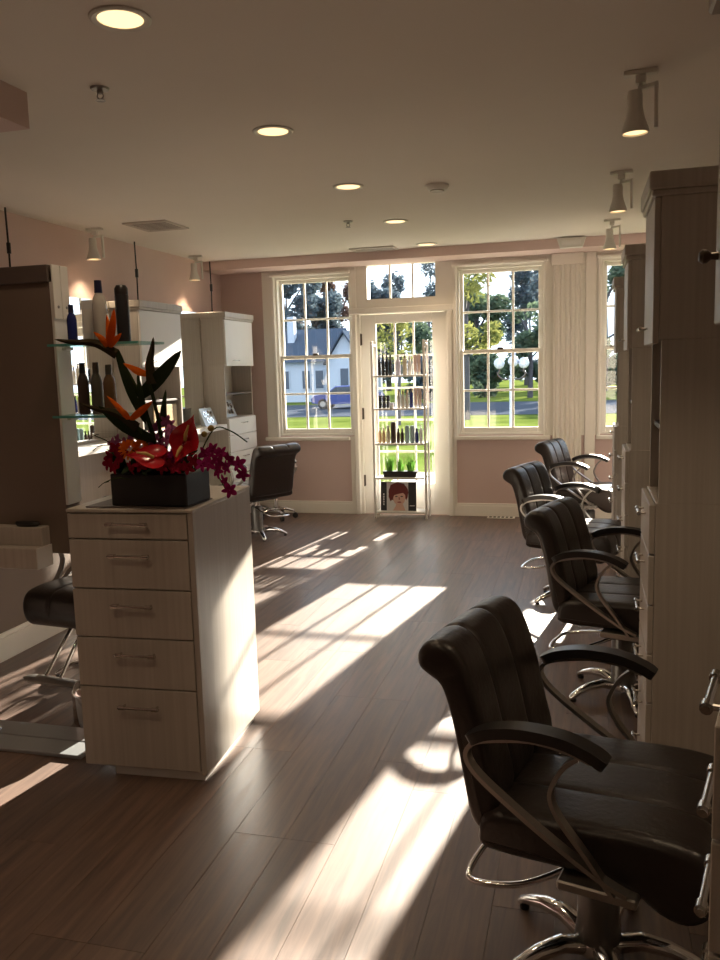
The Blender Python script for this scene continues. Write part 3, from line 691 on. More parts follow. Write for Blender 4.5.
# things on the left wall stations
g = tag(MB().rbox(-.004, .004, -.20, .20, 0, .20, .002).build('gold_sign', 'gold_card'), 'gold card sign standing in the niche of the white tower behind the flowers', 'sign'); g.location = (-3.475, 6.46, 1.1005)
MB().box(.0045, .005, -.06, .05, .095, .11).build('printed_mark', 'ink', g)
def tool_holder(loc, rz, label):
    t_ = thing('tool_holder', label, 'tool holder', loc, rz, 'steel hair tool holders')
    secs = []
    MB().add([(-.03, -.13, 0), (.02, -.13, 0), (.02, .13, 0), (-.03, .13, 0), (-.055, -.13, .17), (-.045, -.13, .17), (-.045, .13, .17), (-.055, .13, .17)],
             [(3, 2, 1, 0), (4, 5, 6, 7), (0, 1, 5, 4), (1, 2, 6, 5), (2, 3, 7, 6), (3, 0, 4, 7)]).build('holder_plate', 'steel_plate', t_)
    nrm = Vector((.17, 0, .065)).normalized()
    for yy, zz_ in ((-.07, .11), (0, .125), (.07, .11), (-.035, .05), (.04, .05)):
        xx = .02 - .065 * zz_ / .17
        MB().lathe([(.018, 0), (.03, 0), (.03, .006), (.018, .006), (.018, 0)], Vector((xx, yy, zz_)) + nrm * .0005, 14, nrm).build('tool_ring', 'chrome', t_, 40)
tool_holder((-3.52, 7.42, 1.0505), 0, 'steel tool holder with rings on the counter between the towers')
tool_holder((-3.56, 8.0, 1.1005), 0, 'steel tool holder with rings in the niche of the corner tower')

# floor register by the window wall
t_ = thing('floor_register', 'small white floor grille under the divided window beside the pilaster', 'vent', (-.82, 8.47, .0005))
MB().rbox(-.14, .14, -.045, .045, 0, .006, .002).build('grille_frame', 'white_trim', t_)
for k in range(6): MB().box(-.12 + k * .042, -.093 + k * .042, -.03, .03, .0062, .0075).build('slot', 'dark_gap', t_)

# ------------------------------------------------------------------ white etagere at the door
et = thing('etagere', 'white open shelving rack of hair products in front of the glazed door', 'shelf rack', (-1.835, 8.40, 0))
for sx in (-1, 1):
    for sy in (-.09, .09):
        MB().rbox(sx * .27 - .011, sx * .27 + .011, sy - .011, sy + .011, 0, 1.83, .003).build('post', 'laminate_white', et)
    MB().rbox(sx * .27 - .009, sx * .27 + .009, -.088, .088, 1.78, 1.80, .002).build('side_rail', 'laminate_white', et)
EZ = (.075, .43, .785, 1.145, 1.48)
for z in EZ: MB().rbox(-.258, .258, -.11, .11, z - .018, z, .003).build('shelf', 'laminate_white', et)
def ez(px): return -1.84 + (px - 400) * .01035
def row(px, z, r, h, body, label, group, style, capm='black_plastic', dy=0):
    for p_ in px: bottle((ez(p_), 8.37 + dy, z + .0005), r, h, body, 0, label, group, style, capm)
z = EZ[4]
row((380.5, 384.3, 388.1, 391.9), z, .018, .21, 'can_black', 'slim black bottle on the top shelf of the white rack', 'black bottles on the top rack shelf', 'bottle')
row((399.5,), z, .028, .20, 'lilac', 'lilac-white bottle on the top shelf of the white rack', None, 'bottle', 'white_label')
row((406.3,), z, .022, .22, 'beige', 'pale pump bottle with a dark pump on the top rack shelf', None, 'pump', 'umber')
row((411.3,), z, .02, .19, 'white_label', 'white bottle with lilac cap on the top rack shelf', None, 'bottle', 'lilac')
row((416.8, 420.6), z, .017, .20, 'blush', 'blush tube on the top shelf of the white rack', 'blush tubes on the top rack shelf', 'tube', 'laminate_white')
z = EZ[3]
row((380.5, 384.6, 388.7), z, .019, .07, 'can_black', 'black jar in the lower layer on the second rack shelf', 'black jars lower layer', 'jar')
row((380.5, 384.6, 388.7), z + .0708, .019, .06, 'can_black', 'black jar stacked on another on the second rack shelf', 'black jars upper layer', 'jar')
row((393.2,), z, .022, .055, 'white_label', 'low white jar beside the black jars on the rack', None, 'jar', 'lilac', -.035)
row((399.5, 403.8, 408.0), z, .019, .18, 'clear_white', 'pale bottle with yellow cap on the second rack shelf', 'pale bottles on the second rack shelf', 'bottle', 'gold_card')
row((412.2,), z, .018, .20, 'cobalt', 'navy blue bottle on the second rack shelf', None, 'bottle', 'navy_cap')
row((416.8, 420.8), z, .018, .20, 'blush', 'blush tube on the second shelf of the white rack', 'blush tubes on the second rack shelf', 'tube', 'laminate_white')
z = EZ[2]
row((379.5, 383.5), z, .018, .16, 'tan', 'tan bottle on the third shelf of the white rack', 'tan bottles on the rack', 'bottle', 'beige')
row((388.0,), z, .021, .18, 'beige', 'beige bottle beside the tan ones on the rack', None, 'bottle', 'white_label')
row((393.3,), z, .028, .22, 'umber', 'tall dark brown bottle on the third rack shelf', None, 'can', 'umber')
row((398.4, 402.4), z, .018, .15, 'umber', 'short dark brown bottle on the third rack shelf', 'short dark bottles on the rack', 'bottle')
row((407.5, 412.7), z, .024, .18, 'teal_grey', 'grey-green bottle on the third shelf of the white rack', 'grey-green bottles on the rack', 'can', 'teal_grey')
row((417.2,), z, .02, .15, 'cobalt', 'cobalt bottle on the third shelf of the white rack', None, 'bottle', 'navy_cap')
row((421.3,), z, .018, .18, 'white_label', 'white pump bottle at the end of the third rack shelf', None, 'pump', 'white_label')
# planter with tufts
leaf_mat('grass_leaf', (.07, .20, .03), (.20, .40, .07), .45)
pl = thing('grass_planter', 'black trough planter with three green grass tufts on the rack', 'planter', (-1.845, 8.39, EZ[1] + .0005))
MB().add([(-.17, -.045, 0), (.17, -.045, 0), (.17, .045, 0), (-.17, .045, 0), (-.18, -.055, .06), (.18, -.055, .06), (.18, .055, .06), (-.18, .055, .06)],
         [(3, 2, 1, 0), (4, 5, 6, 7), (0, 1, 5, 4), (1, 2, 6, 5), (2, 3, 7, 6), (3, 0, 4, 7)]).build('trough', 'black_plastic', pl)
for xx in (-.11, .0, .11):
    g = MB()
    for k in range(46):
        a_ = random.uniform(0, 6.28); le = random.uniform(.03, .075); h = random.uniform(.09, .17); bx, by = xx + random.uniform(-.03, .03), random.uniform(-.03, .03)
        tip = Vector((bx + math.cos(a_) * le, by + math.sin(a_) * le * .6, .06 + h)); mid = Vector((bx + math.cos(a_) * le * .35, by + math.sin(a_) * le * .2, .06 + h * .6))
        w_ = .004; sx, sy = -math.sin(a_) * w_, math.cos(a_) * w_
        g.add([(bx - sx, by - sy, .058), (bx + sx, by + sy, .058), (mid.x + sx, mid.y + sy, mid.z), tip, (mid.x - sx, mid.y - sy, mid.z)], [(0, 1, 2, 4), (4, 2, 3)])
    g.build('grass_tuft', 'grass_leaf', pl)
# framed portrait print
pmat('print_pale', (.78, .76, .75), .5, var=.02); pmat('print_black', (.02, .02, .022), .4, var=.05); pmat('print_skin', (.72, .46, .37), .5, var=.03); pmat('print_hair', (.16, .018, .016), .5, var=.25, scale=40, stretch=(1, 1, .3)); pmat('print_lip', (.40, .10, .10), .5, var=.03); pmat('print_dark', (.05, .03, .03), .5, var=.03)
po = thing('portrait_print', 'portrait poster of a red-haired model between black bands on the bottom rack shelf', 'poster', (-1.865, 8.335, EZ[0] + .001), 0)
po.rotation_euler = (R(-4), 0, 0)
MB().rbox(-.19, .19, 0, .008, 0, .305, .001).build('board', 'print_pale', po)
MB().box(-.188, -.125, -.0006, -.0001, .004, .30).build('black_band', 'print_black', po); MB().box(.105, .188, -.0006, -.0001, .004, .30).build('black_band', 'print_black', po)
for k in range(5): MB().box(-.162, -.150, -.0011, -.0007, .06 + k * .026, .078 + k * .026).build('print_mark', 'print_pale', po)
MB().box(.12, .172, -.0011, -.0007, .052, .060).build('print_mark', 'print_pale', po)
def flat(pts, y, name, mat, th=.0004):
    n_ = len(pts); MB().loft([[Vector((p[0], y, p[1])) for p in pts], [Vector((p[0], y + th, p[1])) for p in pts]]).build(name, mat, po)
def ell(cx, cz, rx, rz, n_=20, a0=0, a1=360): return [(cx + rx * math.cos(R(a0 + (a1 - a0) * k / n_)), cz + rz * math.sin(R(a0 + (a1 - a0) * k / n_))) for k in range(n_)]
flat([(-.06, .004), (.075, .004), (.055, .05), (.04, .09), (-.02, .09), (-.03, .05)], -.0007, 'neck_print', 'print_skin')
flat(ell(.0, .195, .105, .10), -.0011, 'hair_print', 'print_hair')
flat(ell(.008, .145, .066, .088), -.0016, 'face_print', 'print_skin')
flat([(-.10, .20), (-.085, .27), (-.02, .297), (.06, .285), (.102, .22), (.10, .15), (.082, .11), (.075, .165), (.05, .19), (.0, .178), (-.045, .165), (-.062, .12), (-.085, .10), (-.104, .15)], -.0021, 'fringe_print', 'print_hair')
for xx in (-.022, .036): flat(ell(xx, .152, .014, .006), -.0021, 'eye_print', 'print_dark')
flat([(.004, .146), (.012, .146), (.018, .118), (.002, .118)], -.0020, 'nose_print', 'print_lip', .0002)
flat(ell(.01, .092, .022, .008), -.0021, 'mouth_print', 'print_lip')

# ------------------------------------------------------------------ flower arrangement
leaf_mat('dark_leaf', (.018, .030, .016), (.045, .060, .028), .15); leaf_mat('bract', (.030, .035, .020), (.075, .045, .028), .1); leaf_mat('stem_green', (.03, .05, .02), (.06, .075, .03), .05)
leaf_mat('orange_petal', (.75, .13, .012), (.88, .24, .03), .35); leaf_mat('magenta', (.22, .010, .075), (.45, .03, .18), .35); leaf_mat('pink_orchid', (.34, .08, .22), (.55, .18, .36), .35); leaf_mat('crimson', (.22, .008, .03), (.40, .02, .05), .3)
pmat('anthurium_red', (.50, .012, .022), .22, var=.15, coat=.3); pmat('spadix', (.62, .40, .12), .5, var=.1); pmat('bud_ochre', (.25, .17, .03), .6, var=.2); pmat('vase_black', (.014, .013, .013), .5, var=.1); pmat('blue_petal', (.06, .05, .35), .4, var=.1)
FO = Vector((-1.575, 2.86, 1.0705)); VW = Vector((.46, -.89, 0))
fl = thing('flower_arrangement', 'tropical bouquet of orange strelitzia, red anthurium and magenta orchids in a black trough', 'flowers', tuple(FO))
MB().rbox(-.158, .158, -.10, .10, 0, .122, .004).build('vase', 'vase_black', fl)
def L3(x_, z_, dy=0):
    k = (2.86 + dy) / 2.98
    return Vector((x_ * k, 2.86 + dy, 1.57 + (z_ - 1.57) * k)) - FO
def blade(pts, wmax, side=(0, 1, 0), th=.004, prof=None, k=4):
    P = smooth_path(pts, k); n_ = len(P); secs = []; side = Vector(side).normalized()
    for i, p_ in enumerate(P):
        f = i / (n_ - 1); w_ = wmax * (prof(f) if prof else math.sin(math.pi * min(1, .12 + f * .88)) ** .8) + .0005
        tg = (P[min(i + 1, n_ - 1)] - P[max(i - 1, 0)]).normalized(); s_ = (side - tg * side.dot(tg)).normalized(); u = tg.cross(s_)
        secs.append([p_ + s_ * w_, p_ + u * th * .5 - u * w_ * .0, p_ - s_ * w_, p_ - u * th * .5])
    return MB().loft(secs)
base = L3(-1.64, 1.18)
# stems
def stem(a_, b_, bend=(0, 0, 0), r=.005): 
    m_ = (a_ + b_) * .5 + Vector(bend); MB().tube(smooth_path([a_, m_, b_], 5), [r] * 11, 7).build('stem', 'stem_green', fl, 50)
S1, S2, S3 = L3(-1.815, 1.665, -.11), L3(-1.668, 1.545, -.11), L3(-1.745, 1.372, -.11)
stem(L3(-1.63, 1.18), S1, (.015, 0, .04), .008); stem(L3(-1.62, 1.18), S2, (.01, 0, 0), .007); stem(L3(-1.66, 1.18), S3, (.01, -.01, .02), .007)
stem(L3(-1.61, 1.18), L3(-1.60, 1.46, .03), (0, 0, 0), .005); stem(L3(-1.66, 1.18), L3(-1.71, 1.52, .04), (.01, 0, 0), .006)
def strelitzia(p_, tip, petals, dy=0):
    d_ = (tip - p_); blade([p_ + Vector((.012, 0, -.02)), p_ + d_ * .3 + Vector((0, 0, .010)), p_ + d_ * .7, tip], .019, d_.cross(VW), .020, lambda f: (1 - f) ** .7).build('bract', 'bract', fl, 40)
    for q, w_ in petals: blade([p_ + d_ * .08, p_ + (q - p_) * .5 + Vector((0, -.01, .006)), q], w_ * .95, (q - p_).cross(VW), .005, lambda f: math.sin(math.pi * min(1, .1 + f * .9)) ** .9 * (1 - .35 * f)).build('orange_sepal', 'orange_petal', fl, 40)
strelitzia(S1, L3(-2.08, 1.712, -.13), [(L3(-1.800, 1.822, -.13), .017), (L3(-1.775, 1.725, -.13), .012), (L3(-1.90, 1.735, -.14), .013), (L3(-1.835, 1.80, -.12), .012)])
strelitzia(S2, L3(-1.635, 1.705, -.11), [(L3(-1.775, 1.607, -.13), .014), (L3(-1.745, 1.58, -.13), .012), (L3(-1.655, 1.64, -.05), .012), (L3(-1.640, 1.66, .0), .009)])
strelitzia(S3, L3(-1.985, 1.452, -.12), [(L3(-1.655, 1.455, -.12), .016), (L3(-1.70, 1.43, -.13), .012), (L3(-1.86, 1.48, -.13), .012), (L3(-1.81, 1.435, -.13), .012)])
# spear leaves
for a_, b_, w_ in ((L3(-1.715, 1.47, -.09), L3(-1.518, 1.65, -.10), .022), (L3(-1.80, 1.66, -.11), L3(-1.69, 1.36, -.05), .014), (L3(-1.68, 1.37, -.10), L3(-1.715, 1.57, -.10), .010), (L3(-1.66, 1.30, -.07), L3(-1.90, 1.44, -.12), .020), (L3(-1.62, 1.35, 0), L3(-1.595, 1.50, .02), .009)):
    blade([a_, (a_ + b_) * .5 + Vector((0, -.01, -.012)), b_], w_ * 1.15, (b_ - a_).cross(VW), .006).build('spear_leaf', 'dark_leaf', fl, 40)
# anthuriums
def anthurium(c, up_, face, size):
    up_ = Vector(up_).normalized(); face = Vector(face).normalized(); sd_ = up_.cross(face).normalized(); face = sd_.cross(up_)
    ring = []
    for k in range(28):
        a_ = 2 * math.pi * k / 28; xh = 16 * math.sin(a_) ** 3 / 17; yh = (13 * math.cos(a_) - 5 * math.cos(2 * a_) - 2 * math.cos(3 * a_) - math.cos(4 * a_)) / 17
        ring.append((xh * .78, -yh * 1.15))
    secs = []
    for f, dz in ((.02, 0), (.35, .01), (.7, .04), (1.0, .13)):
        secs.append([c + (sd_ * x_ * f + up_ * y_ * f) * size + face * (dz * size * (1 + .5 * abs(x_))) for x_, y_ in ring])
    back_ = [[p_ - face * .003 for p_ in s_] for s_ in reversed(secs)]
    MB().loft(secs + back_, caps=False).build('spathe', 'anthurium_red', fl, 60)
    q = c + face * .006 - up_ * size * .2
    MB().tube([q, q + up_ * size * .35 + face * .02, q + up_ * size * .8 + face * .022], [.006, .0065, .003], 8).build('spadix', 'spadix', fl, 50)
anthurium(L3(-1.515, 1.315, -.09), (.45, 0, 1), (.25, -1, .25), .078)
anthurium(L3(-1.685, 1.228, -.15), (-.9, -.30, .10), (.25, -.75, .70), .074)
anthurium(L3(-1.545, 1.262, -.11), (-.35, -.2, -.9), (.4, -1, .4), .05)
# orchids and fillers
def orchid_mesh(mat, s_):
    o_ = MB()
    for k in range(5):
        a_ = R(90 + 72 * k); d_ = Vector((math.cos(a_), 0, math.sin(a_)))
        bl = blade([Vector((0, 0, 0)), d_ * s_ * .55 + Vector((0, -.15 * s_, 0)), d_ * s_ + Vector((0, -.05 * s_, 0))], s_ * (.33 if k in (1, 4) else .24), d_.cross(Vector((0, 1, 0))), .002, None, 3); o_.add(bl.v, bl.f)
    o_.lathe([(0, 0), (s_ * .12, s_ * .05), (s_ * .16, s_ * .25), (0, s_ * .4)], n_=8, axis=(0, -1, -.4))
    return o_.mesh('orchid', mat, 50)
OM = orchid_mesh('magenta', .030); OP = orchid_mesh('pink_orchid', .028); OC = orchid_mesh('crimson', .030)
def put(me, p_, nm='orchid_bloom'): link(nm, me, fl, p_, (random.uniform(-.5, .4), random.uniform(-1, 1), random.uniform(-.7, .7)))
for sp in ([L3(-1.48, 1.22, -.05), L3(-1.40, 1.255, -.08), L3(-1.33, 1.225, -.10), L3(-1.275, 1.165, -.12)], [L3(-1.48, 1.20, -.06), L3(-1.42, 1.20, -.12), L3(-1.375, 1.13, -.15), L3(-1.345, 1.075, -.17)], [L3(-1.48, 1.21, -.04), L3(-1.40, 1.34, -.02), L3(-1.33, 1.335, .0), L3(-1.26, 1.29, .02)]):
    P = smooth_path(sp, 5); MB().tube(P, .0025, 6).build('orchid_spray_stem', 'stem_green', fl, 50)
for x_, z_, dy in ((-1.44, 1.245, -.10), (-1.405, 1.26, -.12), (-1.37, 1.245, -.10), (-1.335, 1.225, -.12), (-1.30, 1.205, -.12), (-1.285, 1.165, -.13), (-1.42, 1.205, -.14), (-1.385, 1.175, -.15), (-1.39, 1.215, -.16), (-1.36, 1.135, -.16), (-1.345, 1.10, -.17), (-1.455, 1.20, -.12), (-1.35, 1.19, -.14)):
    put(OM, L3(x_, z_, dy))
for x_, z_, dy in ((-1.64, 1.36, .02), (-1.605, 1.375, .0), (-1.585, 1.335, -.02), (-1.625, 1.325, -.03), (-1.60, 1.30, -.04), (-1.655, 1.31, .0), (-1.57, 1.29, -.03), (-1.82, 1.30, -.02), (-1.79, 1.285, -.05), (-1.62, 1.385, .03), (-1.59, 1.36, .02), (-1.66, 1.345, .01), (-1.555, 1.32, -.02), (-1.68, 1.29, -.03), (-1.63, 1.285, -.05), (-1.76, 1.305, -.04), (-1.845, 1.285, -.04)):
    put(OP, L3(x_, z_, dy))
for x_, z_, dy in ((-1.86, 1.235, -.06), (-1.835, 1.265, -.07), (-1.875, 1.205, -.09), (-1.82, 1.225, -.10), (-1.80, 1.25, -.08), (-1.845, 1.19, -.10), (-1.73, 1.20, -.13), (-1.60, 1.205, -.13), (-1.57, 1.19, -.12), (-1.63, 1.19, -.14), (-1.49, 1.215, -.11), (-1.77, 1.19, -.13), (-1.52, 1.19, -.12)):
    put(OC, L3(x_, z_, dy), 'crimson_bloom')
def puff(c, r, mat, name, n_=60, pl_=.014):
    g = MB()
    for k in range(n_):
        ph = math.acos(1 - 2 * (k + .5) / n_); th = k * 2.399; d_ = Vector((math.sin(ph) * math.cos(th), math.sin(ph) * math.sin(th), math.cos(ph)))
        s_ = d_.orthogonal().normalized(); a_ = c + d_ * r * .45
        g.add([a_ - s_ * pl_ * .4, a_ + s_ * pl_ * .4, c + d_ * r + s_ * pl_ * .3, c + d_ * r * 1.1, c + d_ * r - s_ * pl_ * .3], [(0, 1, 2, 3, 4)])
    g.build(name, mat, fl)
puff(L3(-1.72, 1.275, -.08), .026, 'orange_petal', 'orange_mum'); puff(L3(-1.775, 1.262, -.09), .038, 'orange_petal', 'orange_mum'); puff(L3(-1.64, 1.245, -.09), .034, 'crimson', 'crimson_mum'); puff(L3(-1.57, 1.235, -.08), .03, 'magenta', 'magenta_mum')
for x_, z_, dy, r in ((-1.41, 1.345, -.03, .013), (-1.44, 1.322, -.03, .012), (-1.73, 1.31, -.06, .014), (-1.70, 1.325, -.03, .012)):
    MB().lathe([(0, -r), (r * .7, -r * .7), (r, 0), (r * .7, r * .7), (0, r)], L3(x_, z_, dy), 10).build('seed_pod', 'bud_ochre', fl, 60)
for k in range(60):
    a_ = random.uniform(0, 6.28); p_ = Vector((random.uniform(-.15, .15), random.uniform(-.09, .06), .12)); ln = random.uniform(.06, .13)
    tip = p_ + Vector((math.cos(a_) * ln * .8, math.sin(a_) * ln * .6 - .02, random.uniform(-.01, .10)))
    blade([p_, (p_ + tip) * .5 + Vector((0, 0, .02)), tip], random.uniform(.012, .022), (math.sin(a_), -math.cos(a_), .3), .003, None, 3).build('filler_leaf', 'dark_leaf', fl, 40)
for a_, b_ in ((L3(-1.80, 1.24, -.05), L3(-1.93, 1.32, -.07)), (L3(-1.80, 1.26, -.04), L3(-1.915, 1.275, -.08)), (L3(-1.78, 1.14, -.12), L3(-1.90, 1.125, -.14))):
    MB().tube(smooth_path([a_, (a_ + b_) * .5 + Vector((0, 0, .012)), b_], 4), .002, 6).build('twig', 'stem_green', fl); blade([b_ + Vector((.02, 0, .004)), b_, b_ - Vector((.025, 0, .018))], .008, (.2, 1, .3), .003, None, 3).build('twig_leaf', 'dark_leaf', fl)
tr = tag(MB().rbox(-.26, .155, -.125, .12, 0, .005, .002).build('tray', 'panel_dark'), 'thin dark tray on the cabinet top under the flowers', 'tray')
tr.location = (-1.575, 2.865, 1.0702); fl.location.z += .0055

# ------------------------------------------------------------------ outdoors
GZ = -.8
m, n, l, b = new_mat('lawn')
tc = n.new('ShaderNodeTexCoord'); nz = n.new('ShaderNodeTexNoise'); nz.inputs['Scale'].default_value = .6; nz.inputs['Detail'].default_value = 8
l.new(tc.outputs['Object'], nz.inputs['Vector']); rp = n.new('ShaderNodeValToRGB'); rp.color_ramp.elements[0].color = (.055, .080, .016, 1); rp.color_ramp.elements[1].color = (.13, .16, .040, 1)
rp.color_ramp.elements[0].position = .3; rp.color_ramp.elements[1].position = .7
l.new(nz.outputs['Fac'], rp.inputs[0]); l.new(rp.outputs[0], b.inputs['Base Color']); b.inputs['Roughness'].default_value = .9; b.inputs['Specular IOR Level'].default_value = 0
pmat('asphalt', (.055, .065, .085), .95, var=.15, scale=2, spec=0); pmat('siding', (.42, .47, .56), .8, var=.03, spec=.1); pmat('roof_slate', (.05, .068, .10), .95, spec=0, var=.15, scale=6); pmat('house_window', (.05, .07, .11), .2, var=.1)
pmat('bark', (.075, .070, .085), .9, var=.3, scale=5); pmat('car_blue', (.03, .05, .22), .25, var=.05, coat=.5); pmat('car_glass', (.04, .05, .07), .08, var=.05); pmat('rubber', (.02, .02, .022), .8, var=.1); pmat('stone', (.48, .46, .44), .85, var=.1)
emit = None
struct(MB().box(-70, 60, YB + .18, 120, GZ - .3, GZ).build('lawn', 'lawn'), 'sunlit green lawn outside the windows')
struct(MB().box(-70, 60, 39, 52, GZ, GZ + .02).build('road', 'asphalt'), 'bluish asphalt road beyond the lawn')
struct(MB().box(-2.6, -1.0, YB + .18, 12.2, GZ, -.02).build('terrace', 'stone'), 'stone landing outside the door')
def tree(name, label, x_, y_, h, rad, mat, nleaf, trunk_r=.25, lo=.25, seed=1, leafs=.35, group='trees outside the windows', squash=.8):
    rnd = random.Random(seed); t_ = thing(name, label, 'tree', (x_, y_, GZ), 0, group)
    tr_ = MB(); top = Vector((rnd.uniform(-.4, .4), 0, h * .72)); tr_.tube([(0, 0, -.05), (.05, 0, h * .3), top], [trunk_r, trunk_r * .75, trunk_r * .25], 8)
    cl = []
    for k in range(16):
        f = rnd.uniform(lo, .92); a_ = rnd.uniform(0, 6.28); rr_ = rad * math.sqrt(max(.1, 1 - ((f - .55) / .5) ** 2)) * rnd.uniform(.35, .85)
        c = Vector((math.cos(a_) * rr_, math.sin(a_) * rr_ * squash, h * f)); cl.append((c, rad * rnd.uniform(.28, .45)))
        if k < 8: tr_.tube([Vector((0, 0, h * f * .75)), c * .6 + Vector((0, 0, h * f * .34)), c], [trunk_r * .35, trunk_r * .22, .03], 5)
    tr_.build('trunk', 'bark', t_, 60)
    g = MB()
    for k in range(nleaf):
        c, r_ = cl[k % len(cl)]; d_ = Vector((rnd.gauss(0, 1), rnd.gauss(0, 1), rnd.gauss(0, 1))).normalized(); p_ = c + d_ * r_ * rnd.uniform(.3, 1) ** .5 * rnd.uniform(.7, 1.05)
        u = Vector((rnd.gauss(0, 1), rnd.gauss(0, 1), rnd.gauss(0, .6))).normalized(); v_ = u.orthogonal().normalized(); s_ = leafs * rnd.uniform(.6, 1.2)
        g.add([p_ - u * s_, p_ - v_ * s_ * .5, p_ + u * s_, p_ + v_ * s_ * .5], [(0, 1, 2, 3)])
    me = bpy.data.meshes.new('foliage'); me.from_pydata(g.v, [], g.f); me.materials.append(MATS[mat]); f_ = link('foliage', me, t_); f_['kind'] = 'stuff'
    return t_
leaf_mat('leaf_hazed', (.055, .082, .11), (.11, .145, .165), .4); leaf_mat('leaf_green', (.055, .090, .075), (.12, .165, .10), .45); leaf_mat('leaf_yellow', (.12, .15, .05), (.25, .25, .08), .5); leaf_mat('leaf_russet', (.075, .055, .06), (.13, .085, .07), .4)  # bluish haze of distance is put into the blue and green leaf colours
far = [(-26.6, 81, 13.5, 3.5, 'leaf_hazed', 'dark blue-green tree behind the white house'), (-25.0, 69, 12.6, 3.3, 'leaf_hazed', 'dark tree rising over the grey house roof'), (-27.2, 92, 14.5, 3.6, 'leaf_russet', 'russet tree behind the house roof'),
       (-18.6, 80, 11.5, 3.4, 'leaf_hazed', 'tall dark tree standing behind the house gable'), (-17.2, 69, 9.0, 2.6, 'leaf_hazed', 'rounded dark tree by the gable, next to the parked car'), (-18.5, 102, 16.5, 3.8, 'leaf_hazed', 'tall blue-green tree seen in the transom'), (-13.2, 80, 9.2, 3.3, 'leaf_green', 'green tree behind the glazed door'),
       (-8.6, 69, 9.6, 3.0, 'leaf_green', 'green tree behind the yellow tree'), (-6.0, 91, 14.0, 3.6, 'leaf_hazed', 'tall blue-green tree beyond the globe lamp'), (-1.6, 80, 12.5, 3.4, 'leaf_hazed', 'blue-green tree beyond the fluted pilaster'), (1.5, 69, 11.0, 3.2, 'leaf_green', 'green tree beyond the narrow window by the pilaster'), (6.5, 80, 12, 3.6, 'leaf_hazed', 'blue-green tree beyond the window next to the wooden towers'), (11.5, 69, 11, 3.5, 'leaf_green', 'green tree furthest beyond the window next to the wooden towers')]
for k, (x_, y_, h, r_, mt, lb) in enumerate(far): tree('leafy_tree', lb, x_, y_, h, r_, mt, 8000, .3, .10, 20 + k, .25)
tree('leafy_tree', 'yellow-green tree with a dark trunk on the lawn', -5.0, 36, 7.2, 1.5, 'leaf_yellow', 2400, .22, .42, 5, .12)
tree('leafy_tree', 'young yellow tree behind the glazed door', -7.3, 33, 5.0, 1.2, 'leaf_yellow', 1000, .10, .55, 6, .10)
tree('leafy_tree', 'small green tree over the globe lamp', -3.6, 58, 7.4, 2.0, 'leaf_green', 1700, .2, .2, 9, .26)
for k, (x_, y_) in enumerate(((-25.5, 58), (-11.6, 60), (-9.9, 55), (-6.9, 60), (-1.0, 54), (2.6, 60), (-29.6, 63))):
    tree('hedge_shrub', ['dark shrub at the house corner', 'dark shrub behind the parked car', 'shrub across the road behind the glazed door', 'shrub across the road behind the yellow tree', 'shrub across the road behind the globe lamp', 'shrub across the road beyond the pilaster', 'dark shrub beyond the house'][k], x_, y_, 2.8, 1.5, 'leaf_hazed' if k % 2 == 0 else 'leaf_green', 1300, .1, .1, 40 + k, .22, 'shrubs across the road', .5)
# house
ho = thing('house', 'white house with a grey slate roof across the road', 'house', (-19.3, 57, GZ))
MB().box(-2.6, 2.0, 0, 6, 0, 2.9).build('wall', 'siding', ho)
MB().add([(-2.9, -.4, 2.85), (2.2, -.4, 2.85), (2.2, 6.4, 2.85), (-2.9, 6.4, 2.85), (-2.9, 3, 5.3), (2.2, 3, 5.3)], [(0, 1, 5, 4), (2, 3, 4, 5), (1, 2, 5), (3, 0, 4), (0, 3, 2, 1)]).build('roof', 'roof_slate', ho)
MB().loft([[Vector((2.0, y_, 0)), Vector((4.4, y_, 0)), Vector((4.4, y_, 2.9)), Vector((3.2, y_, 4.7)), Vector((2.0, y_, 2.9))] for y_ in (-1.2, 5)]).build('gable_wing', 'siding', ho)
MB().add([(1.75, -1.5, 2.6), (3.2, -1.5, 4.78), (4.65, -1.5, 2.6), (1.75, 5, 2.6), (3.2, 5, 4.78), (4.65, 5, 2.6), (1.75, -1.5, 2.75), (3.2, -1.5, 4.95), (4.65, -1.5, 2.75), (1.75, 5, 2.75), (3.2, 5, 4.95), (4.65, 5, 2.75)],
         [(0, 1, 4, 3), (1, 2, 5, 4), (6, 9, 10, 7), (7, 10, 11, 8), (0, 6, 7, 1), (1, 7, 8, 2), (3, 4, 10, 9), (4, 5, 11, 10), (0, 3, 9, 6), (2, 8, 11, 5)]).build('wing_roof', 'roof_slate', ho)
MB().box(-1.9, -1.4, 1.6, 2.2, 3.9, 6.2).build('chimney', 'siding', ho)
for xa, ya in ((-1.6, -.03), (.0, -.03), (1.0, -.03)):
    wn = MB().box(xa - .35, xa + .35, ya - .04, ya + .025, .9, 2.3).build('window', 'siding', ho); MB().box(xa - .28, xa + .28, ya - .06, ya - .041, .97, 2.23).build('pane', 'house_window', wn)
wn = MB().box(2.85, 3.55, -1.26, -1.205, .9, 2.4).build('window', 'siding', ho); MB().box(2.92, 3.48, -1.28, -1.261, .97, 2.33).build('pane', 'house_window', wn)
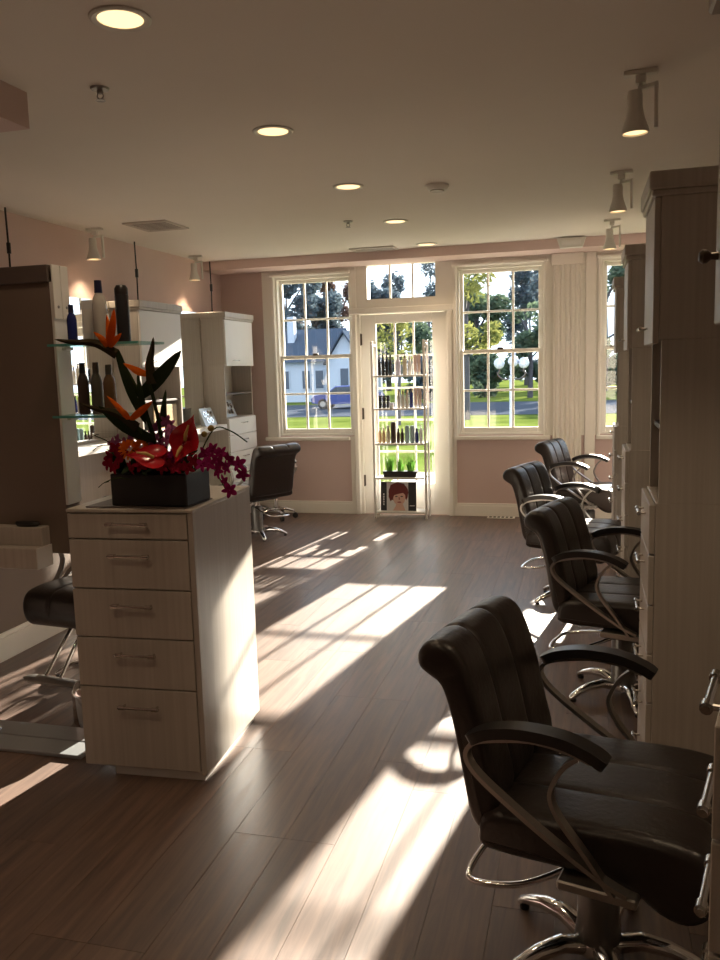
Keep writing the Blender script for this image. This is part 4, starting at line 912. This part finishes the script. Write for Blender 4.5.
# parked car
ca_ = thing('car', 'blue car parked at the road in front of the house', 'car', (-13.4, 47, GZ + .02))
prof = [(-2.0, .35), (-2.05, .6), (-1.85, .82), (-1.1, .9), (-.55, 1.32), (.6, 1.36), (1.25, .95), (1.95, .86), (2.1, .6), (2.05, .35), (1.6, .28), (-1.6, .28)]
secs = []
for y_, s_ in ((-.8, .9), (-.74, 1), (.74, 1), (.8, .9)): secs.append([Vector((p_[0] * (1 if s_ == 1 else .985), y_, .28 + (p_[1] - .28) * (1 if s_ == 1 else .95))) for p_ in prof])
MB().loft(secs).build('body', 'car_blue', ca_, 30)
MB().loft([[Vector((x_, y_, z_)) for x_, z_ in ((-1.0, .90), (-.5, 1.25), (.55, 1.28), (1.1, .93))] for y_ in (-.815, -.79)]).build('side_window', 'car_glass', ca_)
for xx in (-1.3, 1.3):
    for yy in (-.72, .72):
        w_ = MB().tube([(xx, yy - .1, .3), (xx, yy + .1, .3)], .3, 16).build('wheel', 'rubber', ca_, 40); MB().tube([(xx, yy - .11, .3), (xx, yy + .11, .3)], .17, 12).build('hubcap', 'satin_metal', w_)
# globe lamp in the garden
pmat('globe_white', (.34, .40, .52), .3, var=.02)
la = thing('garden_lamp', 'garden lamp post with pale globes on scrolled black arms', 'lamp', (-1.17, 14, GZ))
MB().lathe([(0, 0), (.10, 0), (.10, .06), (.045, .14), (.035, 2.12), (.045, 2.16), (0, 2.18)], n_=14).build('post', 'globe_white', la, 40)
for xx, zz_ in ((-.20, 2.37), (.20, 2.37), (.03, 2.40)):
    if abs(xx) > .1: MB().tube(smooth_path([(0, 0, 2.15), (xx * .45, 0, 2.10), (xx * .9, 0, 2.13), (xx * 1.15, 0, 2.20), (xx, 0, 2.24), (xx, 0, 2.29)], 5), .016, 7).build('scroll_arm', 'black_plastic', la, 50)
    MB().lathe([(0, -.09), (.045, -.08), (.078, -.045), (.09, 0), (.078, .045), (.045, .08), (0, .09)], (xx, 0, zz_), 14).build('globe', 'globe_white', la, 60)
MB().lathe([(0, 2.17), (.02, 2.17), (.03, 2.32), (0, 2.33)], n_=10).build('stem', 'globe_white', la, 40)
MB().lathe([(0, 2.485), (.03, 2.485), (.045, 2.53), (.02, 2.60), (0, 2.62)], (.03, 0, 0), 10).build('finial', 'globe_white', la, 40)
